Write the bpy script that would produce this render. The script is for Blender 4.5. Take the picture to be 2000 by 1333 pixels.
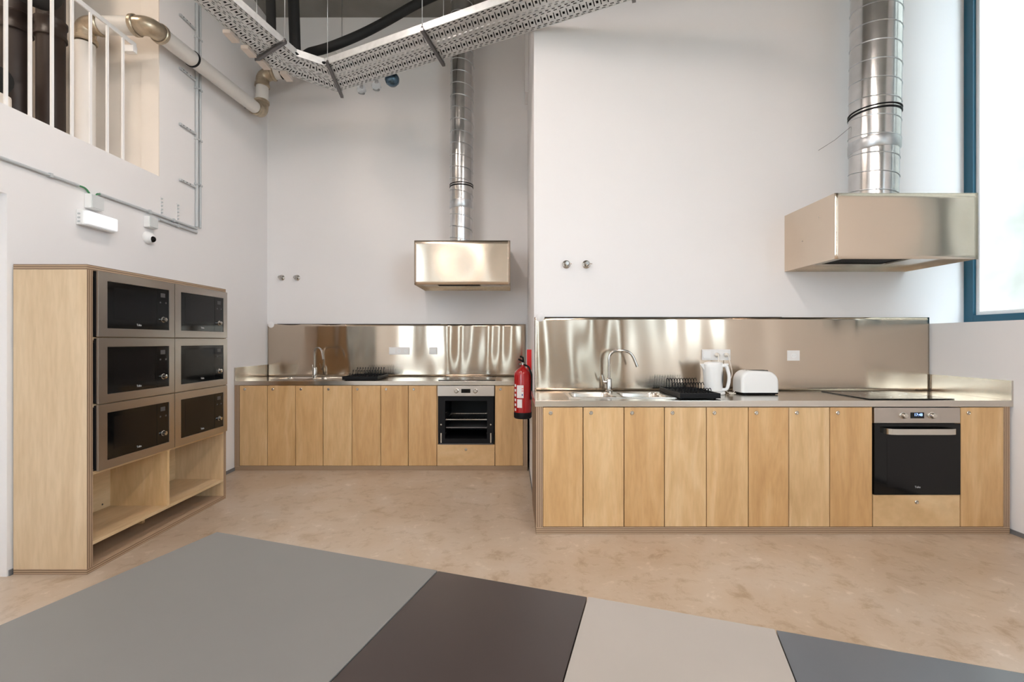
import bpy, bmesh, math, random
from mathutils import Vector, Matrix
random.seed(7)
for o in list(bpy.data.objects): bpy.data.objects.remove(o)
S = bpy.context.scene
COL = S.collection
PI = math.pi

# ------------------------------------------------------------------ camera
CAMH = 1.31
cd = bpy.data.cameras.new('camera'); cam = bpy.data.objects.new('camera', cd); COL.objects.link(cam)
cd.lens = 16.0; cd.sensor_width = 36.0; cd.clip_start = 0.02; cd.clip_end = 200
cam.location = (0, 0, CAMH); cam.rotation_euler = (PI/2, 0, 0)
S.camera = cam

# ------------------------------------------------------------------ light and exposure
SKY_COL, SKY_STR = (0.74, 0.865, 1.0), 5.4
LAMP_COL, LAMP_STR = (1.0, 0.875, 0.80), 27.0
w = bpy.data.worlds.new('world'); S.world = w; w.use_nodes = True
w.node_tree.nodes['Background'].inputs[0].default_value = SKY_COL + (1,)
w.node_tree.nodes['Background'].inputs[1].default_value = SKY_STR
S.view_settings.view_transform = 'Standard'; S.view_settings.look = 'None'
S.view_settings.gamma = 1.0; S.view_settings.use_curve_mapping = False
S.view_settings.exposure = 0.93

def portal(name, loc, sx, sy, rot):
    l = bpy.data.lights.new(name, 'AREA'); l.shape = 'RECTANGLE'; l.size = sx; l.size_y = sy
    l.cycles.is_portal = True
    o = bpy.data.objects.new(name, l); COL.objects.link(o); o.location = loc; o.rotation_euler = rot
portal('window_daylight_portal', (-2.96, -2.75, 2.5), 3.0, 3.5, (0, -PI/2, 0))  # for the added left window
portal('window_daylight_portal', (3.80, 3.02, 3.2), 3.5, 1.34, (0, PI/2, 0))
portal('window_daylight_portal', (3.80, -3.2, 3.2), 3.5, 4.6, (0, PI/2, 0))  # for the added second window on the right
YREAR = -6.5
ADDED_REAR_WIN = [(-2.35, -2.05), (-1.0, -.7), (.6, .9), (1.7, 1.95), (2.5, 2.75)]  # unseen rear windows, added for daylight and streaks in the steel
for a, b in ADDED_REAR_WIN: portal('added_rear_window_portal', ((a+b)/2, YREAR-.16, 2.2), b-a, 4.0, (PI/2, 0, 0))

# ------------------------------------------------------------------ materials
def newmat(name):
    m = bpy.data.materials.new(name); m.use_nodes = True
    nt = m.node_tree; b = nt.nodes['Principled BSDF']
    return m, nt, b
def setp(b, **k):
    for kk, v in k.items():
        n = kk.replace('_', ' ')
        if n in b.inputs: b.inputs[n].default_value = v
def plain(name, c, rough=0.5, metal=0.0, spec=0.5, coat=0.0, bump=0.0, bscale=200.0, var=0.0, vscale=6.0):
    m, nt, b = newmat(name)
    b.inputs['Base Color'].default_value = (*c, 1); b.inputs['Roughness'].default_value = rough
    b.inputs['Metallic'].default_value = metal; b.inputs['Specular IOR Level'].default_value = spec
    b.inputs['Coat Weight'].default_value = coat
    tc = nt.nodes.new('ShaderNodeTexCoord')
    n = nt.nodes.new('ShaderNodeTexNoise'); n.inputs['Scale'].default_value = vscale; n.inputs['Detail'].default_value = 4
    nt.links.new(tc.outputs['Object'], n.inputs['Vector'])
    mx = nt.nodes.new('ShaderNodeMixRGB'); mx.blend_type = 'MULTIPLY'; mx.inputs[0].default_value = 1.0
    mx.inputs[1].default_value = (*c, 1)
    mr = nt.nodes.new('ShaderNodeMapRange'); mr.inputs[1].default_value = .3; mr.inputs[2].default_value = .7
    mr.inputs[3].default_value = 1 - var; mr.inputs[4].default_value = 1.0
    nt.links.new(n.outputs['Fac'], mr.inputs[0]); nt.links.new(mr.outputs[0], mx.inputs[2])
    nt.links.new(mx.outputs[0], b.inputs['Base Color'])
    if bump:
        n2 = nt.nodes.new('ShaderNodeTexNoise'); n2.inputs['Scale'].default_value = bscale; n2.inputs['Detail'].default_value = 3
        nt.links.new(tc.outputs['Object'], n2.inputs['Vector'])
        bp = nt.nodes.new('ShaderNodeBump'); bp.inputs['Strength'].default_value = bump; bp.inputs['Distance'].default_value = .002
        nt.links.new(n2.outputs['Fac'], bp.inputs['Height']); nt.links.new(bp.outputs[0], b.inputs['Normal'])
    return m
def ramp(nt, fac, stops):
    r = nt.nodes.new('ShaderNodeValToRGB'); e = r.color_ramp.elements
    while len(e) < len(stops): e.new(.5)
    for i, (p, c) in enumerate(stops): e[i].position = p; e[i].color = (*c, 1)
    nt.links.new(fac, r.inputs[0]); return r.outputs[0]
def objvec(nt, scale, rnd=True):
    tc = nt.nodes.new('ShaderNodeTexCoord'); v = tc.outputs['Object']
    if rnd:
        oi = nt.nodes.new('ShaderNodeObjectInfo'); mu = nt.nodes.new('ShaderNodeMath'); mu.operation = 'MULTIPLY'
        mu.inputs[1].default_value = 37.0; nt.links.new(oi.outputs['Random'], mu.inputs[0])
        a = nt.nodes.new('ShaderNodeVectorMath'); a.operation = 'ADD'
        nt.links.new(v, a.inputs[0]); nt.links.new(mu.outputs[0], a.inputs[1]); v = a.outputs[0]
    mp = nt.nodes.new('ShaderNodeMapping'); mp.inputs['Scale'].default_value = scale
    nt.links.new(v, mp.inputs['Vector']); return mp.outputs[0]
def ply(name, c1, c2, c3, scale):
    m, nt, b = newmat(name)
    v = objvec(nt, scale)
    n = nt.nodes.new('ShaderNodeTexNoise'); n.inputs['Scale'].default_value = 1.0; n.inputs['Detail'].default_value = 5
    n.inputs['Distortion'].default_value = 1.6; nt.links.new(v, n.inputs['Vector'])
    col = ramp(nt, n.outputs['Fac'], [(.3, c1), (.52, c2), (.72, c3)])
    v2 = objvec(nt, tuple(s*9 for s in scale))
    n2 = nt.nodes.new('ShaderNodeTexNoise'); n2.inputs['Scale'].default_value = 1.0; n2.inputs['Detail'].default_value = 2
    nt.links.new(v2, n2.inputs['Vector'])
    f = ramp(nt, n2.outputs['Fac'], [(.35, (.93, .92, .90)), (.6, (1, 1, 1))])
    mx = nt.nodes.new('ShaderNodeMixRGB'); mx.blend_type = 'MULTIPLY'; mx.inputs[0].default_value = 1
    nt.links.new(col, mx.inputs[1]); nt.links.new(f, mx.inputs[2])
    # sheet to sheet tone difference
    oi = nt.nodes.new('ShaderNodeObjectInfo')
    t = ramp(nt, oi.outputs['Random'], [(0, (.90, .82, .71)), (.6, (.98, .95, .90)), (1, (1.0, 1.03, 1.07))])
    mx2 = nt.nodes.new('ShaderNodeMixRGB'); mx2.blend_type = 'MULTIPLY'; mx2.inputs[0].default_value = 1
    nt.links.new(mx.outputs[0], mx2.inputs[1]); nt.links.new(t, mx2.inputs[2])
    nt.links.new(mx2.outputs[0], b.inputs['Base Color']); b.inputs['Roughness'].default_value = .42
    return m
def plyedge(name, axis, pitch=.0125):
    m, nt, b = newmat(name)
    sc = [0.6, 0.6, 0.6]; v = objvec(nt, (1, 1, 1), False)
    wv = nt.nodes.new('ShaderNodeTexWave'); wv.wave_type = 'BANDS'; wv.bands_direction = axis
    wv.inputs['Scale'].default_value = 1/pitch/ (2*PI) * 2; wv.inputs['Distortion'].default_value = .6; wv.inputs['Detail'].default_value = 1
    nt.links.new(v, wv.inputs['Vector'])
    col = ramp(nt, wv.outputs['Fac'], [(.25, (.20, .125, .075)), (.75, (.46, .325, .215))])
    nt.links.new(col, b.inputs['Base Color']); b.inputs['Roughness'].default_value = .6
    return m
def steel(name, c, rough, aniso, tangent, bump=.0):
    m, nt, b = newmat(name)
    setp(b, Roughness=rough, Metallic=1.0, Anisotropic=aniso)
    b.inputs['Base Color'].default_value = (*c, 1)
    if aniso:
        cx = nt.nodes.new('ShaderNodeCombineXYZ')
        for i in range(3): cx.inputs[i].default_value = tangent[i]
        nt.links.new(cx.outputs[0], b.inputs['Tangent'])
        # brushing streaks, long across the tangent
        sc = [900 if t else 6 for t in tangent]
        v = objvec(nt, tuple(sc), False)
        n = nt.nodes.new('ShaderNodeTexNoise'); n.inputs['Scale'].default_value = 1.0; n.inputs['Detail'].default_value = 2
        nt.links.new(v, n.inputs['Vector'])
        mr = nt.nodes.new('ShaderNodeMapRange'); mr.inputs[3].default_value = rough*.85; mr.inputs[4].default_value = rough*1.2
        nt.links.new(n.outputs['Fac'], mr.inputs[0]); nt.links.new(mr.outputs[0], b.inputs['Roughness'])
    return m
def emit(name, c, s):
    m, nt, b = newmat(name)
    b.inputs['Base Color'].default_value = (*c, 1); b.inputs['Emission Color'].default_value = (*c, 1)
    b.inputs['Emission Strength'].default_value = s; return m

M = {}
M['wall'] = plain('white_plaster', (.81, .79, .785), .65, bump=.08, bscale=350, var=.02, vscale=1.2)
M['rearwall'] = plain('rear_reflection_tan', (.34, .25, .17), .7, var=.05, vscale=2)  # unseen wall, brown picked so the steel reflects a warm room
M['warmlightbeige'] = plain('warm_light_beige', (.84, .77, .69), .7, var=.06, vscale=3)  # warm landing light put into the wall colour; also a beige box
M['white'] = plain('white_plastic', (.82, .82, .81), .35)
M['whitemetal'] = plain('white_paint', (.85, .84, .83), .4)
M['grey'] = plain('grey_plastic', (.50, .52, .53), .45)
M['socket'] = plain('socket_white', (.80, .78, .76), .4)
M['dark'] = plain('dark_hole', (.02, .02, .02), .6)
M['black'] = plain('black_plastic', (.007, .007, .008), .5, spec=.18)
M['blackmatte'] = plain('black_rubber', (.012, .012, .012), .75, bump=.2, bscale=80)
M['brownpipe'] = plain('dark_brown_iron', (.030, .018, .014), .45)
M['glassblack'] = plain('black_glass', (.004, .004, .004), .08, spec=.3)
M['innerglass'] = plain('inner_dark_glass', (.004, .004, .0045), .14, spec=.3)
M['red'] = plain('red_enamel', (.38, .006, .007), .22, coat=.4)
M['redplastic'] = plain('red_plastic', (.75, .01, .01), .4)
M['label'] = plain('label_paper', (.80, .76, .76), .6)
M['blueprint'] = plain('blue_print', (.05, .05, .25), .6)
M['blueframe'] = plain('blue_window_paint', (.004, .075, .125), .35)
M['skirt'] = plain('grey_skirting', (.16, .16, .165), .5)
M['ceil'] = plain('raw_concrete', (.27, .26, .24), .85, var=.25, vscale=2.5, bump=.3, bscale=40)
M['pipe'] = plain('white_pipe_plastic', (.76, .73, .69), .32)
M['elbow'] = plain('brass_pipe_fitting', (.60, .50, .37), .32, metal=.7, var=.35, vscale=18)
M['orange'] = plain('orange_seal', (.65, .32, .04), .5)
M['beigeblock'] = plain('beige_block', (.66, .58, .52), .7)
M['green'] = plain('green_wire', (.05, .22, .09), .5)
M['cord'] = plain('white_cord', (.78, .72, .64), .45)
M['chrome'] = steel('chrome', (.55, .53, .50), .12, 0, None)
M['brushed'] = steel('brushed_knob', (.60, .56, .50), .25, 0, None)
M['darksteel'] = steel('dark_steel', (.16, .15, .15), .35, 0, None)
M['splash'] = steel('backsplash_steel', (.56, .475, .385), .15, .80, (0, 0, 1))
M['top'] = steel('worktop_steel', (.60, .555, .495), .19, 0, None)
M['hoodsteel'] = steel('hood_steel', (.70, .595, .485), .22, .75, (0, 0, 1))
M['ovensteel'] = steel('appliance_steel', (.52, .47, .42), .30, .6, (0, 0, 1))
M['sink'] = steel('sink_steel', (.66, .62, .57), .25, 0, None)
M['galv'] = plain('galvanised_sheet', (.62, .64, .66), .34, metal=1.0, var=.25, vscale=14)
M['duct'] = plain('spiral_duct_zinc', (.70, .70, .70), .20, metal=1.0, var=.18, vscale=9)
M['tray'] = plain('galvanised_tray', (.68, .69, .69), .45, metal=.35, var=.15, vscale=20)
P1, P2, P3 = (.58, .37, .175), (.67, .445, .225), (.73, .52, .29)
M['plyv'] = ply('birch_plywood_face', P1, P2, P3, (7, 7, 1.0))
M['plyh'] = ply('birch_plywood_face_wide', P1, P2, P3, (2.0, 7, 2.2))
M['plypale'] = ply('pale_birch_plywood', (.62, .46, .29), (.68, .52, .34), (.72, .57, .39), (6, 6, .8))
M['plyshelf'] = ply('birch_shelf', (.60, .43, .25), (.66, .49, .30), (.71, .55, .36), (6, 1.2, 6))
M['edgez'] = plyedge('plywood_edge_flat', 'Z'); M['edgex'] = plyedge('plywood_edge_upright', 'X'); M['edgey'] = plyedge('plywood_edge_upright_side', 'Y')
M['lampglow'] = emit('added_lamp_diffuser', LAMP_COL, LAMP_STR)
M['landingglow'] = emit('added_landing_diffuser', (1, .84, .70), 44)
M['emerg'] = emit('emergency_diffuser', (.95, .97, 1.0), .2)
M['digits'] = emit('blue_digits', (.25, .40, 1.0), 1.6)
M['hill'] = plain('grassy_hillside', (.275, .255, .215), .9, var=.30, vscale=3.0)
M['grass'] = plain('pale_hillside', (.62, .66, .55), .9, var=.45, vscale=1.6)
def tabletop(name, c, rough):
    return plain(name, c, rough, spec=.45, var=.05, vscale=5)
M['t_grey'] = tabletop('grey_laminate', (.165, .157, .148), .42)
M['t_brown'] = tabletop('dark_brown_laminate', (.042, .030, .027), .30)
M['t_beige'] = tabletop('light_beige_laminate', (.345, .305, .27), .42)
M['t_slate'] = tabletop('slate_laminate', (.10, .105, .115), .2)
M['tedge'] = plain('table_edge', (.10, .09, .085), .5)
def glassmat():
    m, nt, b = newmat('window_glass'); out = nt.nodes['Material Output']
    t = nt.nodes.new('ShaderNodeBsdfTransparent'); t.inputs[0].default_value = (.95, .97, .96, 1)
    g = nt.nodes.new('ShaderNodeBsdfGlossy'); g.inputs['Roughness'].default_value = .02
    mx = nt.nodes.new('ShaderNodeMixShader'); mx.inputs[0].default_value = .04
    nt.links.new(t.outputs[0], mx.inputs[1]); nt.links.new(g.outputs[0], mx.inputs[2]); nt.links.new(mx.outputs[0], out.inputs[0])
    return m
M['glass'] = glassmat()
def bulbmat():
    m, nt, b = newmat('clear_bulb_glass')
    setp(b, Roughness=.05, IOR=1.4); b.inputs['Transmission Weight'].default_value = .9
    b.inputs['Base Color'].default_value = (.9, .95, 1, 1); return m
M['bulb'] = bulbmat()
def floormat():
    m, nt, b = newmat('polished_screed')
    v = objvec(nt, (1, 1, 1), False)
    n = nt.nodes.new('ShaderNodeTexNoise'); n.inputs['Scale'].default_value = .9; n.inputs['Detail'].default_value = 8; n.inputs['Roughness'].default_value = .62
    nt.links.new(v, n.inputs['Vector'])
    c = ramp(nt, n.outputs['Fac'], [(.30, (.43, .32, .225)), (.5, (.525, .42, .32)), (.68, (.59, .51, .43))])
    n2 = nt.nodes.new('ShaderNodeTexNoise'); n2.inputs['Scale'].default_value = 7; n2.inputs['Detail'].default_value = 9; n2.inputs['Roughness'].default_value = .7
    n2.inputs['Distortion'].default_value = .35
    nt.links.new(v, n2.inputs['Vector'])
    f = ramp(nt, n2.outputs['Fac'], [(.33, (.74, .68, .60)), (.48, (1, 1, 1)), (.58, (1.0, 1.0, 1.0)), (.68, (1.22, 1.27, 1.34))])
    mx = nt.nodes.new('ShaderNodeMixRGB'); mx.blend_type = 'MULTIPLY'; mx.inputs[0].default_value = 1
    nt.links.new(c, mx.inputs[1]); nt.links.new(f, mx.inputs[2]); nt.links.new(mx.outputs[0], b.inputs['Base Color'])
    r = ramp(nt, n2.outputs['Fac'], [(.3, (.30, .30, .30)), (.7, (.46, .46, .46))]); nt.links.new(r, b.inputs['Roughness'])
    b.inputs['Specular IOR Level'].default_value = .4
    bp = nt.nodes.new('ShaderNodeBump'); bp.inputs['Strength'].default_value = .06; bp.inputs['Distance'].default_value = .01
    nt.links.new(n2.outputs['Fac'], bp.inputs['Height']); nt.links.new(bp.outputs[0], b.inputs['Normal'])
    return m
M['floor'] = floormat()

# ------------------------------------------------------------------ mesh helpers
WL = {}
def basis(d):
    d = Vector(d).normalized(); a = Vector((0, 0, 1)) if abs(d.z) < .9 else Vector((1, 0, 0))
    u = d.cross(a).normalized(); return u, d.cross(u).normalized(), d
class MB:
    def __init__(s): s.v = []; s.f = []; s.sm = []
    def add(s, vs, fs, smooth=False):
        o = len(s.v); s.v += [tuple(x) for x in vs]
        for f in fs: s.f.append(tuple(i+o for i in f)); s.sm.append(smooth)
        return s
    def box(s, x0, x1, y0, y1, z0, z1):
        return s.add([(x0,y0,z0),(x1,y0,z0),(x1,y1,z0),(x0,y1,z0),(x0,y0,z1),(x1,y0,z1),(x1,y1,z1),(x0,y1,z1)],
                     [(0,3,2,1),(4,5,6,7),(0,1,5,4),(1,2,6,5),(2,3,7,6),(3,0,4,7)])
    def rings(s, rings, closed_ends=True, smooth=True):
        n = len(rings[0]); vs = [p for r in rings for p in r]; fs = []
        for i in range(len(rings)-1):
            for j in range(n):
                k = (j+1) % n; fs.append((i*n+j, i*n+k, (i+1)*n+k, (i+1)*n+j))
        s.add(vs, fs, smooth)
        if closed_ends:
            s.add(rings[0], [tuple(reversed(range(n)))]); s.add(rings[-1], [tuple(range(n))])
        return s
    def cyl(s, p0, p1, r0, r1=None, n=20, caps=True):
        r1 = r0 if r1 is None else r1; p0 = Vector(p0); p1 = Vector(p1); u, v, d = basis(p1-p0)
        R = []
        for p, r in ((p0, r0), (p1, r1)):
            R.append([p + (u*math.cos(2*PI*k/n) + v*math.sin(2*PI*k/n))*r for k in range(n)])
        return s.rings(R, caps)
    def lathe(s, base, axis, prof, n=24, caps=True):
        base = Vector(base); u, v, d = basis(axis)
        return s.rings([[base + d*h + (u*math.cos(2*PI*k/n) + v*math.sin(2*PI*k/n))*max(r, .0002) for k in range(n)] for r, h in prof], caps)
    def tube(s, path, r, n=10, caps=True):
        P = [Vector(p) for p in path]; R = []; u = None
        for i, p in enumerate(P):
            d = (P[min(i+1, len(P)-1)] - P[max(i-1, 0)]).normalized()
            if u is None: u, v, _ = basis(d)
            else:
                u = (u - d*u.dot(d)).normalized(); v = d.cross(u)
            rr = r[i] if isinstance(r, (list, tuple)) else r
            R.append([p + (u*math.cos(2*PI*k/n) + v*math.sin(2*PI*k/n))*rr for k in range(n)])
        return s.rings(R, caps)
    def slab(s, plane, A, B, c0, c1, holes=()):
        """cell grid extruded along the axis left out of plane; holes = (a0,a1,b0,b1)"""
        A = sorted(set(A) | {h[0] for h in holes} | {h[1] for h in holes}); B = sorted(set(B) | {h[2] for h in holes} | {h[3] for h in holes})
        def P(a, b, c):
            return {'xy': (a, b, c), 'yz': (c, a, b), 'xz': (a, c, b)}[plane]
        def solid(i, j):
            if i < 0 or j < 0 or i >= len(A)-1 or j >= len(B)-1: return False
            a = (A[i]+A[i+1])/2; b = (B[j]+B[j+1])/2
            return not any(h[0] < a < h[1] and h[2] < b < h[3] for h in holes)
        for i in range(len(A)-1):
            for j in range(len(B)-1):
                if not solid(i, j): continue
                a0, a1, b0, b1 = A[i], A[i+1], B[j], B[j+1]
                s.add([P(a0,b0,c0),P(a1,b0,c0),P(a1,b1,c0),P(a0,b1,c0)], [(0,1,2,3)])
                s.add([P(a0,b0,c1),P(a1,b0,c1),P(a1,b1,c1),P(a0,b1,c1)], [(0,1,2,3)])
                for di, dj, e in ((-1,0,((a0,b0),(a0,b1))),(1,0,((a1,b0),(a1,b1))),(0,-1,((a0,b0),(a1,b0))),(0,1,((a0,b1),(a1,b1)))):
                    if not solid(i+di, j+dj):
                        (p, q), (r_, t) = e
                        s.add([P(p,q,c0),P(r_,t,c0),P(r_,t,c1),P(p,q,c1)], [(0,1,2,3)])
        return s
    def xf(s, m): s.v = [tuple(m @ Vector(p)) for p in s.v]; return s
    def build(s, name, mat, parent=None, bevel=0.0, local=False, label=None, cat=None, group=None, kind=None, origin=None, solid=0, weld=False):
        if parent is not None: org = Vector((0,0,0)) if local else WL[parent.name]
        elif origin is not None: org = Vector(origin)
        else:
            xs = [p[0] for p in s.v]; ys = [p[1] for p in s.v]; zs = [p[2] for p in s.v]
            org = Vector(((min(xs)+max(xs))/2, (min(ys)+max(ys))/2, min(zs)))
        me = bpy.data.meshes.new(name)
        me.from_pydata([tuple(Vector(p)-org) for p in s.v], [], s.f)
        me.polygons.foreach_set('use_smooth', s.sm)
        bm = bmesh.new(); bm.from_mesh(me)
        bmesh.ops.remove_doubles(bm, verts=bm.verts, dist=1e-5)
        bmesh.ops.recalc_face_normals(bm, faces=bm.faces)
        if bevel:
            es = [e for e in bm.edges if len(e.link_faces) == 2 and e.calc_face_angle(0) > .6]
            bmesh.ops.bevel(bm, geom=es, offset=bevel, segments=2, affect='EDGES', profile=.6, clamp_overlap=True)
        for e in bm.edges:
            if len(e.link_faces) == 2 and e.calc_face_angle(0) > .7: e.smooth = False
        bm.to_mesh(me); bm.free()
        me.materials.append(M[mat] if isinstance(mat, str) else mat)
        o = bpy.data.objects.new(name, me); COL.objects.link(o)
        if parent is not None: o.parent = parent
        else: o.location = org
        WL[o.name] = org
        if solid:
            md = o.modifiers.new('thickness', 'SOLIDIFY'); md.thickness = solid; md.offset = 0
        return tag(o, label, cat, group, kind)
def tag(o, label=None, cat=None, group=None, kind=None):
    if label: o['label'] = label
    if cat: o['category'] = cat
    if group: o['group'] = group
    if kind: o['kind'] = kind
    return o
def thing(name, label, cat, loc, group=None, rz=0):
    o = bpy.data.objects.new(name, None); COL.objects.link(o); o.empty_display_size = .05
    o.location = loc; o.rotation_euler = (0, 0, rz); WL[o.name] = Vector(loc)
    return tag(o, label, cat, group)
def box(name, x0, x1, y0, y1, z0, z1, mat, parent=None, bevel=0.0, **k):
    return MB().box(x0, x1, y0, y1, z0, z1).build(name, mat, parent, bevel, **k)
def text(name, s, size, mat, parent, mtx, depth=.0004):
    cu = bpy.data.curves.new(name, 'FONT'); cu.body = s; cu.size = size; cu.extrude = depth; cu.align_x = 'CENTER'; cu.align_y = 'CENTER'
    t = bpy.data.objects.new('tmp_text', cu); COL.objects.link(t)
    bpy.context.view_layer.update()
    me = bpy.data.meshes.new_from_object(t.evaluated_get(bpy.context.evaluated_depsgraph_get()))
    bpy.data.objects.remove(t); bpy.data.curves.remove(cu)
    me.transform(Matrix.Translation(-WL[parent.name]) @ mtx); me.name = name
    me.materials.clear(); me.materials.append(M[mat])
    o = bpy.data.objects.new(name, me); COL.objects.link(o); o.parent = parent; WL[o.name] = WL[parent.name]; return o
FACE_Y = Matrix.Rotation(PI/2, 4, 'X')                       # readable from -Y
FACE_X = Matrix.Rotation(PI/2, 4, 'Z') @ Matrix.Rotation(PI/2, 4, 'X')   # readable from +X
def fillet(pts, r, n=8):
    P = [Vector(p) for p in pts]; out = [P[0]]
    for i in range(1, len(P)-1):
        a = (P[i-1]-P[i]); b = (P[i+1]-P[i]); rr = min(r, a.length*.49, b.length*.49); a.normalize(); b.normalize()
        p0 = P[i]+a*rr; p1 = P[i]+b*rr
        for k in range(n+1):
            t = k/n; out.append(p0*(1-t)**2 + P[i]*2*t*(1-t) + p1*t*t)
    out.append(P[-1]); return out

# ------------------------------------------------------------------ the room
XL, XR, YBL, YBR, XP, ZC = -2.805, 3.396, 5.215, 3.705, .178, 5.14
XW = 3.675     # plane of the window
box('floor', -3.4, 4.2, YREAR-.2, 5.5, -.12, 0, 'floor', kind='structure', origin=(0, 0, 0))
box('ceiling', -5.2, 4.2, YREAR-.2, 5.5, ZC, ZC+.2, 'ceil', kind='structure')
MB().slab('yz', (YREAR, YBL), (0, ZC), XL-.14, XL, [(.5, 3.623, 2.62, 4.75), (1.55, 2.527, 0, 2.13), (-4.5, -1.0, 1.0, 4.0)]).build('wall_left', 'wall', kind='structure')
box('wall_back', -3.0, XP+.05, YBL, YBL+.15, 0, ZC, 'wall', kind='structure')
box('wall_right_block', XP, 3.76, YBR, YBL, 0, ZC, 'wall', kind='structure', bevel=.004)
box('wall_right', XR, 3.95, YREAR, YBR, 0, 1.451, 'wall', kind='structure')
MB().slab('yz', (YREAR, YBR), (1.451, ZC), XW-.02, 3.95, [(2.35, YBR, 1.451, 4.95), (-5.5, -.9, 1.451, 4.95)]).build('wall_right_upper', 'wall', kind='structure')
box('wall_right_pier', XR, XW-.02, -.9, 2.35, 1.451, ZC, 'wall', kind='structure')
box('wall_right_rear', XR, XW-.02, YREAR, -5.5, 1.451, ZC, 'wall', kind='structure')
MB().slab('xz', (-3.0, 3.95), (0, ZC), YREAR-.15, YREAR, [(a, b, .2, 4.2) for a, b in ADDED_REAR_WIN]).build('wall_rear', 'rearwall', kind='structure')  # unseen rear wall, invented with its slits to light the room
for i, (a, b) in enumerate(ADDED_REAR_WIN):
    wn = thing('window_%d' % (i+3), None, None, ((a+b)/2, YREAR-.1, .2)); wn['kind'] = 'structure'  # added rear window, out of view
    MB().slab('xz', (a, b), (.2, 4.2), YREAR-.12, YREAR-.06, [(a+.06, b-.06, .26, 2.3), (a+.06, b-.06, 2.36, 4.14)]).build('frame', 'blueframe', wn)
    for z0, z1 in ((.26, 2.3), (2.36, 4.14)): box('pane', a+.06, b-.06, YREAR-.095, YREAR-.089, z0, z1, 'glass', wn)
box('ground_rear', -40, 40, -60, YREAR-.25, -.6, -.4, 'grass', kind='structure')
# landing behind the upper opening
box('floor_landing', -4.9, XL-.14, -.1, 3.623, 2.45, 2.62, 'wall', kind='structure')
box('wall_landing_end', -5.0, XL-.14, 3.623, 3.75, 2.45, ZC, 'warmlightbeige', kind='structure')
box('wall_landing_jamb', XL-.14, XL-.001, 3.613, 3.623, 2.62, 4.75, 'warmlightbeige', kind='structure')  # jamb faced in the tint of the warm light
box('wall_landing_side', -5.05, -4.9, -.1, 3.623, 2.45, ZC, 'warmlightbeige', kind='structure')
box('wall_landing_rear', -5.0, XL-.14, -.2, -.1, 2.45, ZC, 'warmlightbeige', kind='structure')
# doorway in the left wall: leaf and handle
dr = box('door_1', -2.99, -2.95, 1.555, 2.522, .005, 2.125, 'whitemetal', kind='structure', bevel=.002)
MB().cyl((-2.95, 1.65, 1.03), (-2.90, 1.65, 1.03), .011).cyl((-2.905, 1.65, 1.03), (-2.905, 1.77, 1.03), .010).build('door_handle', 'chrome', dr)
# skirting
box('baseboard_left', XL, XL+.008, 2.535, YBL, 0, .032, 'skirt', kind='structure')
box('baseboard_right', XR-.008, XR, YREAR, 3.70, 0, .03, 'skirt', kind='structure')
box('baseboard_partition', XP-.006, XP, YBR, 4.59, 0, .02, 'skirt', kind='structure')
box('trim_1', XP-.035, XP, 4.95, 5.21, 4.02, ZC, 'wall', kind='structure', bevel=.003)
# slim lintel beam of the ceiling
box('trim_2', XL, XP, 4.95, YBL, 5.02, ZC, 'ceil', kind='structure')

# windows of the right wall, blue frames with panes
def side_window(n, ya, yb, mull):
    win = thing('window_%d' % n, None, None, (XW, (ya+yb)/2, 1.451)); win['kind'] = 'structure'
    for nm, a in (('jamb', (yb-.075, yb, 1.452, 4.95)), ('jamb', (ya, ya+.075, 1.452, 4.95)), ('bottom_rail', (ya+.075, yb-.075, 1.452, 1.515)), ('top_rail', (ya+.075, yb-.075, 4.885, 4.95))):
        box(nm, XW, XW+.07, *a, 'blueframe', win, .003)
    edges = [yb-.075]+mull+[ya+.075]
    for y in mull: box('mullion', XW, XW+.07, y-.035, y+.035, 1.515, 4.885, 'blueframe', win, .003)
    for i in range(len(edges)-1):
        y1 = edges[i]-(.035 if i else 0); y0 = edges[i+1]+(.035 if i < len(edges)-2 else 0)
        MB().slab('yz', (y0, y1), (1.515, 4.885), XW+.025, XW+.05, [(y0+.028, y1-.028, 1.543, 4.857)]).build('glazing_bead', 'whitemetal', win)
        box('pane', XW+.034, XW+.040, y0+.027, y1-.027, 1.542, 4.858, 'glass', win)
side_window(1, 2.352, 3.703, [2.80]); side_window(2, -5.498, -.902, [-2.4, -3.9])  # second one is unseen, added for bluish daylight

wn = thing('window_9', None, None, (XL-.1, -2.75, 1.0)); wn['kind'] = 'structure'  # unseen left window, added to brighten the far recess
MB().slab('yz', (-4.5, -1.0), (1.0, 4.0), XL-.12, XL-.06, [(-4.43, -2.79, 1.07, 3.93), (-2.71, -1.07, 1.07, 3.93)]).build('frame', 'blueframe', wn)
for a, b in ((-4.43, -2.79), (-2.71, -1.07)): box('pane', XL-.095, XL-.089, a, b, 1.07, 3.93, 'glass', wn)
box('ground_side', -40, -5.2, -40, 30, -.6, -.4, 'grass', kind='structure')
# ground and hillside outside the first window, made steep to cut sky light
g = MB(); nx, ny = 70, 110
vs = []; rnd = random.Random(3)
for i in range(nx+1):
    for j in range(ny+1):
        x = 4.25 + i*.25; y = -16 + j*.5
        k = max(0, min(1, (y+2.5)/2.8)); k = k*k*(3-2*k)
        hgt = min(max(0, x-5.2)*4.0, 26)*k
        q = .16 if hgt > .3 else .03
        vs.append((x+rnd.uniform(-q, q)*.5, y+rnd.uniform(-q, q), -.4 + hgt + rnd.uniform(-q, q)*1.6))
g.add(vs, [(i*(ny+1)+j, (i+1)*(ny+1)+j, (i+1)*(ny+1)+j+1, i*(ny+1)+j+1) for i in range(nx) for j in range(ny)], True)
g.build('ground_outside', 'hill', kind='structure')

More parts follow.
